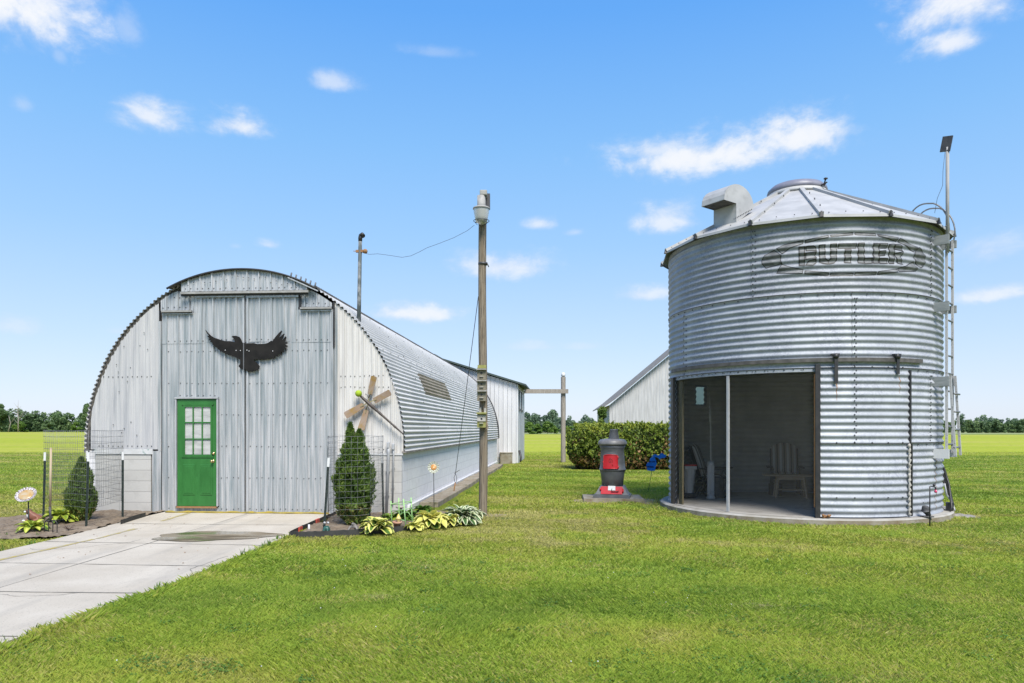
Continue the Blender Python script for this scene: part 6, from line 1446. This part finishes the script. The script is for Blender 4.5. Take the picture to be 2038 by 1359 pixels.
hosta('small green hosta half hidden behind the green trellis',806,1036,.24,.26,34,M['hosta_lime'],.06,6,mid=.2,edge=.25)
hosta('yellow-edged hosta low by the black edging, between the middle and largest hostas',893,1044,.24,.16,20,M['hosta_yellow'],.08,8,mid=.4)
hosta('small green hosta pressed against the slab path end behind the middle hosta',842,1022,.22,.18,24,M['hosta_lime'],.06,9,mid=.15,edge=.2)
hosta('small yellow-edged hosta at the edging front, between the clay pot and middle hosta',828,1054,.17,.12,14,M['hosta_yellow'],.07,10,mid=.4)
hosta('small low green hosta at the outer end of the bed, nearest the light pole foot',947,1031,.19,.14,18,M['hosta_cream'],.065,11,mid=.3)
hosta('little lime hosta at the foot of the grey conduits, behind the clay pot',774,1037,.18,.17,16,M['hosta_lime'],.06,12,mid=.35,edge=.5)
b=MB(); g=G(137,1054,.05); 
for k in range(40): a=random.uniform(0,2*PI); L=random.uniform(.08,.16); b.add([(g.x-.004,g.y,.05),(g.x+.004,g.y,.05),(g.x+math.cos(a)*L,g.y+math.sin(a)*L,.05+random.uniform(.02,.10))],[(0,1,2)])
tag(b.build('tuft_grass',pm('purple_black_grass',(.05,.03,.03),(.12,.08,.06),rough=.8,scale=20)),'low dark purplish grass tuft in the soil right of the pitchfork','plant')
# ---- pitchfork
g=G(101,1061,.03); pf=thing('pitchfork','garden fork with long pale wooden handle stuck in the left bed','garden fork',g)
tp=W(101.5,893,g.y)-g; neck=W(99.5,1012,g.y)-g; sh=W(100.5,1036,g.y)-g
b=MB(); b.tube([neck*1.0,tp],[.018,.016],10); b.ball(tp,.018,0,8); b.build('handle',M['handle'],pf)
b=MB(); b.tube([neck+Vector((0,0,.03)),sh+Vector((0,0,.02)),sh],[.02,.014,.012],8)
for k in range(4):
    x=-.096+.064*k; b.tube([sh,Vector((x*.7,0,sh.z+.004)),Vector((x,0,sh.z-.035)),Vector((x,0,sh.z*.5)),Vector((x*1.03,-.01,-.04))],[.010,.009,.008,.007,.004],6)
b.build('fork_head',M['black'],pf)
# ---- glass plate flowers
g=G(58,1052,.04); gp=thing('plate_flower','scalloped clear glass plate flower with amber centre on a stake in the left bed','garden ornament',g)
cc=W(52,985,g.y)-g; T=Matrix.Rotation(R_(10),3,'Y')@Matrix.Rotation(R_(44),3,'X')
b=MB(); b.grid(lambda u,v:(lambda rr,a:cc+T@Vector((rr*math.cos(a),rr*math.sin(a),.03*(rr/.2)**2+.008*math.cos(a*22)*v)))((.10+.048*v)*(1+.012*math.cos(a_:=u*2*PI*22)*v),u*2*PI),176,6); b.build('plate_rim',M['dish'],gp)
b=MB(); b.lathe([(0,.022),(.05,.02),(.09,.014),(.112,.006),(.105,.0),(0,-.005)],c=cc,n=32,M=T); b.build('plate_centre',pm('iridescent_amber_glass',(.48,.29,.09),(.50,.41,.27),rough=.2,scale=14),gp)
b=MB(); b.tube([cc+Vector((.02,.02,-.10)),(0,0,-.1)],.009,6); b.build('stake',M['tee'],gp)
Yf=13.75; gx_=PXX(864,Yf); gp=thing('plate_flower','pale glass plate flower with orange centre on a stake against the white block wall','garden ornament',(gx_,Yf,.0))
cc=W(863,930,Yf)-Vector((gx_,Yf,0)); T=Matrix.Rotation(R_(84),3,'X')
b=MB(); b.grid(lambda u,v:(lambda rr,a:cc+T@Vector((rr*math.cos(a),rr*math.sin(a),.02*v+.01*math.cos(a*14)*v)))((.055+.06*v)*(1+.04*math.cos(u*2*PI*14)*v),u*2*PI),112,5); b.build('plate_rim',M['petal'],gp)
b=MB(); b.lathe([(0,.014),(.03,.012),(.052,.007),(.060,.003),(.055,-.004),(0,-.006)],c=cc,n=28,M=T); b.build('plate_centre',M['amber'],gp)
b=MB(); b.tube([cc+Vector((0,.01,-.10)),(0,0,-.1)],.008,6); b.build('stake',M['dark'],gp)
# ---- small figures
g=G(68,1038,.03); dg=thing('dog_figure','brown and white lying dog figure in the grass edge behind the low hosta','garden ornament',g,R_(0))
skin('body',[(.10,.02,.06),(.02,.01,.075),(-.04,.0,.10),(-.07,-.01,.155),(-.085,-.015,.19),(-.125,-.03,.175),(.09,-.05,.03),(.03,-.08,.022),(-.06,-.05,.03),(-.12,-.08,.022),(-.05,.04,.03),(-.11,.03,.02),(.13,.03,.05),(.17,.05,.035)],[(0,1),(1,2),(2,3),(3,4),(4,5),(0,6),(6,7),(2,8),(8,9),(2,10),(10,11),(0,12),(12,13)],[.065,.06,.055,.04,.042,.026,.035,.02,.026,.02,.026,.02,.03,.012],M['brown_dog'],dg)
b=MB(); b.ball((-.072,-.045,.12),(.03,.022,.05)); b.ball((-.125,-.04,.172),(.022,.02,.016)); b.ball((-.12,-.085,.026),(.028,.022,.018)); b.build('white_patches',M['white'],dg)
b=MB(); 
for s in (-.045,.035): b.ball((-.072,s-.015,.165),(.02,.012,.045))
b.build('ear',pm('dark_brown_ear',(.07,.03,.02),rough=.6),dg)
b=MB(); b.ball((-.148,-.034,.18),.008); b.ball((-.112,-.048,.197),.006); b.build('nose_and_eyes',M['black'],dg)
g=G(148,1032,.05); bf=thing('bird_figure','small grey stone bird figure beside the small arborvitae','garden ornament',g)
skin('body',[(0,0,.04),(0,0,.10),(.015,-.01,.155),(.03,-.02,.20),(.055,-.035,.198),(-.06,.03,.06)],[(0,1),(1,2),(2,3),(3,4),(1,5)],[.045,.055,.04,.03,.008,.02],M['stone'],bf,2)
b=MB(); b.ball((0,0,.015),(.07,.06,.03)); b.build('base',M['wood_pale'],bf)
b=MB(); b.grid(lambda u,v:(-.12+.10*u,-.02,.26+.03*math.sin(PI*u)+.035*v),8,3); b.build('yellow_leaf',M['yellow_strip'],bf)
g=G(648,1066,.0); fr=thing('frog_figure','green glazed frog figure with white eyes sitting inside the black edging','garden ornament',Vector((g.x,g.y+.06,.04)))
skin('body',[(0,0,.03),(0,0,.065),(0,-.005,.105),(-.035,-.02,.035),(-.048,-.05,.012),(.035,-.02,.035),(.048,-.05,.012),(-.026,-.045,.05),(-.028,-.06,.01),(.026,-.045,.05),(.028,-.06,.01)],[(0,1),(1,2),(0,3),(3,4),(0,5),(5,6),(1,7),(7,8),(1,9),(9,10)],[.055,.05,.043,.03,.016,.03,.016,.015,.014,.015,.014],M['frog'],fr,2)
b=MB(); 
for s in (-1,1): b.ball((s*.026,-.022,.148),.017)
b.build('eye',M['white'],fr)
b=MB(); 
for s in (-1,1): b.ball((s*.027,-.038,.149),.007)
b.build('pupil',M['black'],fr)
g=G(701,1064,.0); lz=thing('lizard_figure','small dark crouching figure in the soil under the taller arborvitae','garden ornament',Vector((g.x,g.y+.08,.04)))
skin('body',[(.02,.04,.05),(.01,0,.08),(0,-.03,.115),(-.005,-.055,.13),(-.05,-.02,.06),(-.075,-.05,.012),(.055,-.03,.06),(.075,-.055,.012),(.05,.08,.03),(.09,.09,.015)],[(0,1),(1,2),(2,3),(1,4),(4,5),(1,6),(6,7),(0,8),(8,9)],[.035,.034,.026,.016,.018,.012,.018,.012,.02,.008],M['stone'],lz,2)
# ---- trellis, pot and finial
g=G(800,1049,.05); tr=thing('plant_trellis','low light green wire plant trellis in the right bed','trellis',g)
def tp_(px,py,dy=0): 
    q=W(px,py,g.y+dy); return q-g
ps=[((778,997),(780,1031),.35),((793.5,991),(795,1024),.5),((803,993),(808,1049),0),((818,990),(821,1028),.3)]
for (a,c,dy) in ps:
    b=MB(); e=tp_(c[0],c[1],dy); e.z=min(e.z,0)-.05; b.tube([tp_(a[0],a[1],dy),e],.011,6); b.build('stake',M['trel'],tr)
b=MB(); 
for (p,q) in (((778,1003,.35),(794,1000,.5)),((778,1004,.35),(804,1003,0)),((794,999,.5),(819,998,.3)),((804,1003,0),(819,999,.3)),((779,1017,.35),(805,1014,0)),((805,1014,0),(820,1010,.3)),((805,1036,0),(790,1032,.2))): b.tube([tp_(p[0],p[1],p[2]),tp_(q[0],q[1],q[2])],.007,6)
b.tube([tp_(792,1031,.1)+Vector((0,0,0)),tp_(800,1020,.1),tp_(812,1019,.1),tp_(820,1030,.1)],.006,6); b.build('rail',M['trel'],tr)
g=G(790.5,1053,.05); cp=thing('clay_pot','small terracotta pot standing in front of the green trellis','pot',g)
b=MB(); b.lathe([(.042,0),(.058,.085),(.070,.088),(.074,.118),(.066,.12),(.062,.10),(0,.095)],n=28); b.build('pot_body',M['clay'],cp)
b=MB(); q=g+Vector((.02,.0,.095)); b.lathe([(.018,0),(.022,.03),(.035,.06),(.046,.075),(.03,.085),(.02,.115),(.004,.14),(0,.142)],c=q,n=20); tag(b.build('lantern_finial',pm('yellow_lantern',(.72,.55,.08),(.75,.66,.3),rough=.5,scale=15)),'little yellow pagoda-shaped ornament standing in the clay pot','garden ornament')
b=MB(); g=G(797,1026,.05); b.lathe([(.0,.13),(.07,.135),(.085,.15),(.08,.17),(.0,.175)],c=g,n=24); b.tube([g,g+Vector((0,0,.14))],.03,10); tag(b.build('stone_dish',M['conc_top']),'pale shallow stone dish behind the green trellis','dish')
# ---- bed edging
def edging(name,label,pts,h):
    b=MB(); k=len(pts); vs=[]
    for i,(x,y) in enumerate(pts):
        hh=h+.012*mnoise.noise((i*.8,h,0)); vs+=[(x,y,-.03),(x,y,hh),(x+.0,y+.02,hh),(x,y+.02,-.03)]
    b.add(vs,[(4*i+a,4*i+(a+1)%4,4*(i+1)+(a+1)%4,4*(i+1)+a) for i in range(k-1) for a in range(3)],0); o=b.build(name,M['edging']); return tag(o,label,'edging')
def spl(P,n=10):
    out=[]
    for i in range(len(P)-1):
        p0,p1,p2,p3=[Vector(P[min(max(j,0),len(P)-1)]) for j in (i-1,i,i+1,i+2)]
        for k in range(n):
            t=k/n; out.append(tuple(.5*((2*p1)+(p2-p0)*t+(2*p0-5*p1+4*p2-p3)*t*t+(3*p1-p0-3*p2+p3)*t**3)))
    return out+[tuple(P[-1])]
ed=edging('bed_edging','low black plastic edging curving round the right planting bed',spl([(-3.19,12.75),(-3.22,11.6),(-3.24,10.28),(-3.15,10.22)],6)+spl([(-3.1,10.2),(-2.8,10.26),(-2.39,10.42),(-1.69,10.78),(-1.22,11.42),(-.86,12.2),(-.75,12.6)]),.105)
b=MB(); b.box((-3.236,10.75,.065),(.03,.16,.07)); b.box((-3.225,11.65,.07),(.03,.20,.07)); b.build('red_mark',pm('red_tape',(.55,.06,.04),(.6,.12,.08),rough=.6,scale=15),ed)
edging('bed_edging','short black edging board end by the left side of the driveway',[(-6.52,12.5),(-6.47,12.0),(-6.42,11.65),(-6.40,11.5)],.11)
g=G(612,1062,.0); b=MB(); b.tube([(g.x,g.y+.08,0),(g.x,g.y+.08,.13)],.016,8); tag(b.build('marker_stub',M['white']),'short white plastic stub in the soil behind the black edging','marker')
# ---- owl and hook in front of the bin
p=W(1843,853,11.72); ow=thing('owl_figure','small dark owl figure on the concrete pad rim at the right of the bin','garden ornament',Vector((p.x,p.y,.125)))
skin('body',[(0,0,.05),(-.005,0,.10),(-.015,-.005,.155),(-.012,-.01,.20),(.06,.02,.045),(.10,.03,.03)],[(0,1),(1,2),(2,3),(0,4),(4,5)],[.055,.065,.06,.052,.03,.015],M['owl'],ow,2)
b=MB(); 
for s in (-1,1): b.add([(-.012+s*.035-.014,-.01,.235),(-.012+s*.035+.014,-.01,.235),(-.012+s*.042,-.008,.262),(-.012+s*.035,.012,.235)],[(0,1,2),(1,3,2),(3,0,2)])
b.build('ear_tuft',M['owl'],ow)
b=MB(); b.box((.02,0,.012),(.18,.10,.024),0,bev=.008); b.build('base',M['owl'],ow)
p=W(1850.5,853,11.35); hk=thing('hanger_hook','dark square-bent metal hook in the grass at the right of the bin','garden hook',Vector((p.x,p.y,0)))
zt_=W(1850,968,11.35).z; b=MB(); b.tube([(0,0,-.1),(0,0,zt_),(.03,.02,zt_+.004),(.16,.12,zt_-.02),(.165,.12,zt_-.06)],.010,8); b.build('rod',M['black'],hk)
b=MB(); b.ball((.125,.095,zt_+.015),.022); b.ball((.15,.11,zt_+.03),.012); b.build('bird_topper',M['black'],hk)
b=MB(); q=Vector((p.x+.168,p.y+.12,zt_-.10)); b.lathe([(0,.04),(.012,.035),(.02,.015),(.026,.0),(.014,-.012),(0,-.015)],c=q,n=16); tag(b.build('nectar_feeder',pm('pink_red_glass',(.6,.03,.12),rough=.2)),'tiny red hanging feeder on the dark hook by the bin','feeder')
p=G(1912,1030,0); b=MB(); 
b.grid(lambda u,v:((lambda a,t:(p.x+.30*math.cos(a)*math.sin(t)*(1+.2*mnoise.noise((math.cos(a),math.sin(a),t))),p.y+.1+.22*math.sin(a)*math.sin(t),max(0,.055*math.cos(t)+.015*mnoise.noise((math.cos(a)*2,math.sin(a)*2,t*2)))))(2*PI*u,PI/2*v)),28,8); tag(b.build('flat_stone',M['stone']),'flat grey stone in the grass at the right foot of the bin pad','stone')
# fallen clippings and dead leaves on the pad, drive and soil
b=MB(); 
for k in range(40):
    y=random.uniform(7.5,12.6); x=random.uniform(xr(DR_L,y)+.1,xr(DR_R,y)-.1); s=random.uniform(.008,.02); a=random.uniform(0,6); b.add([(x-s*math.cos(a),y-s*math.sin(a),.041),(x+s*.5*math.sin(a),y-s*.5*math.cos(a),.047),(x+s*math.cos(a),y+s*math.sin(a),.043),(x-s*.5*math.sin(a),y+s*.5*math.cos(a),.05)],[(0,1,2,3)])
tag(b.build('leaf_litter',M['rust']),'scattered tiny dead leaves on the driveway','leaf litter',kind='stuff')
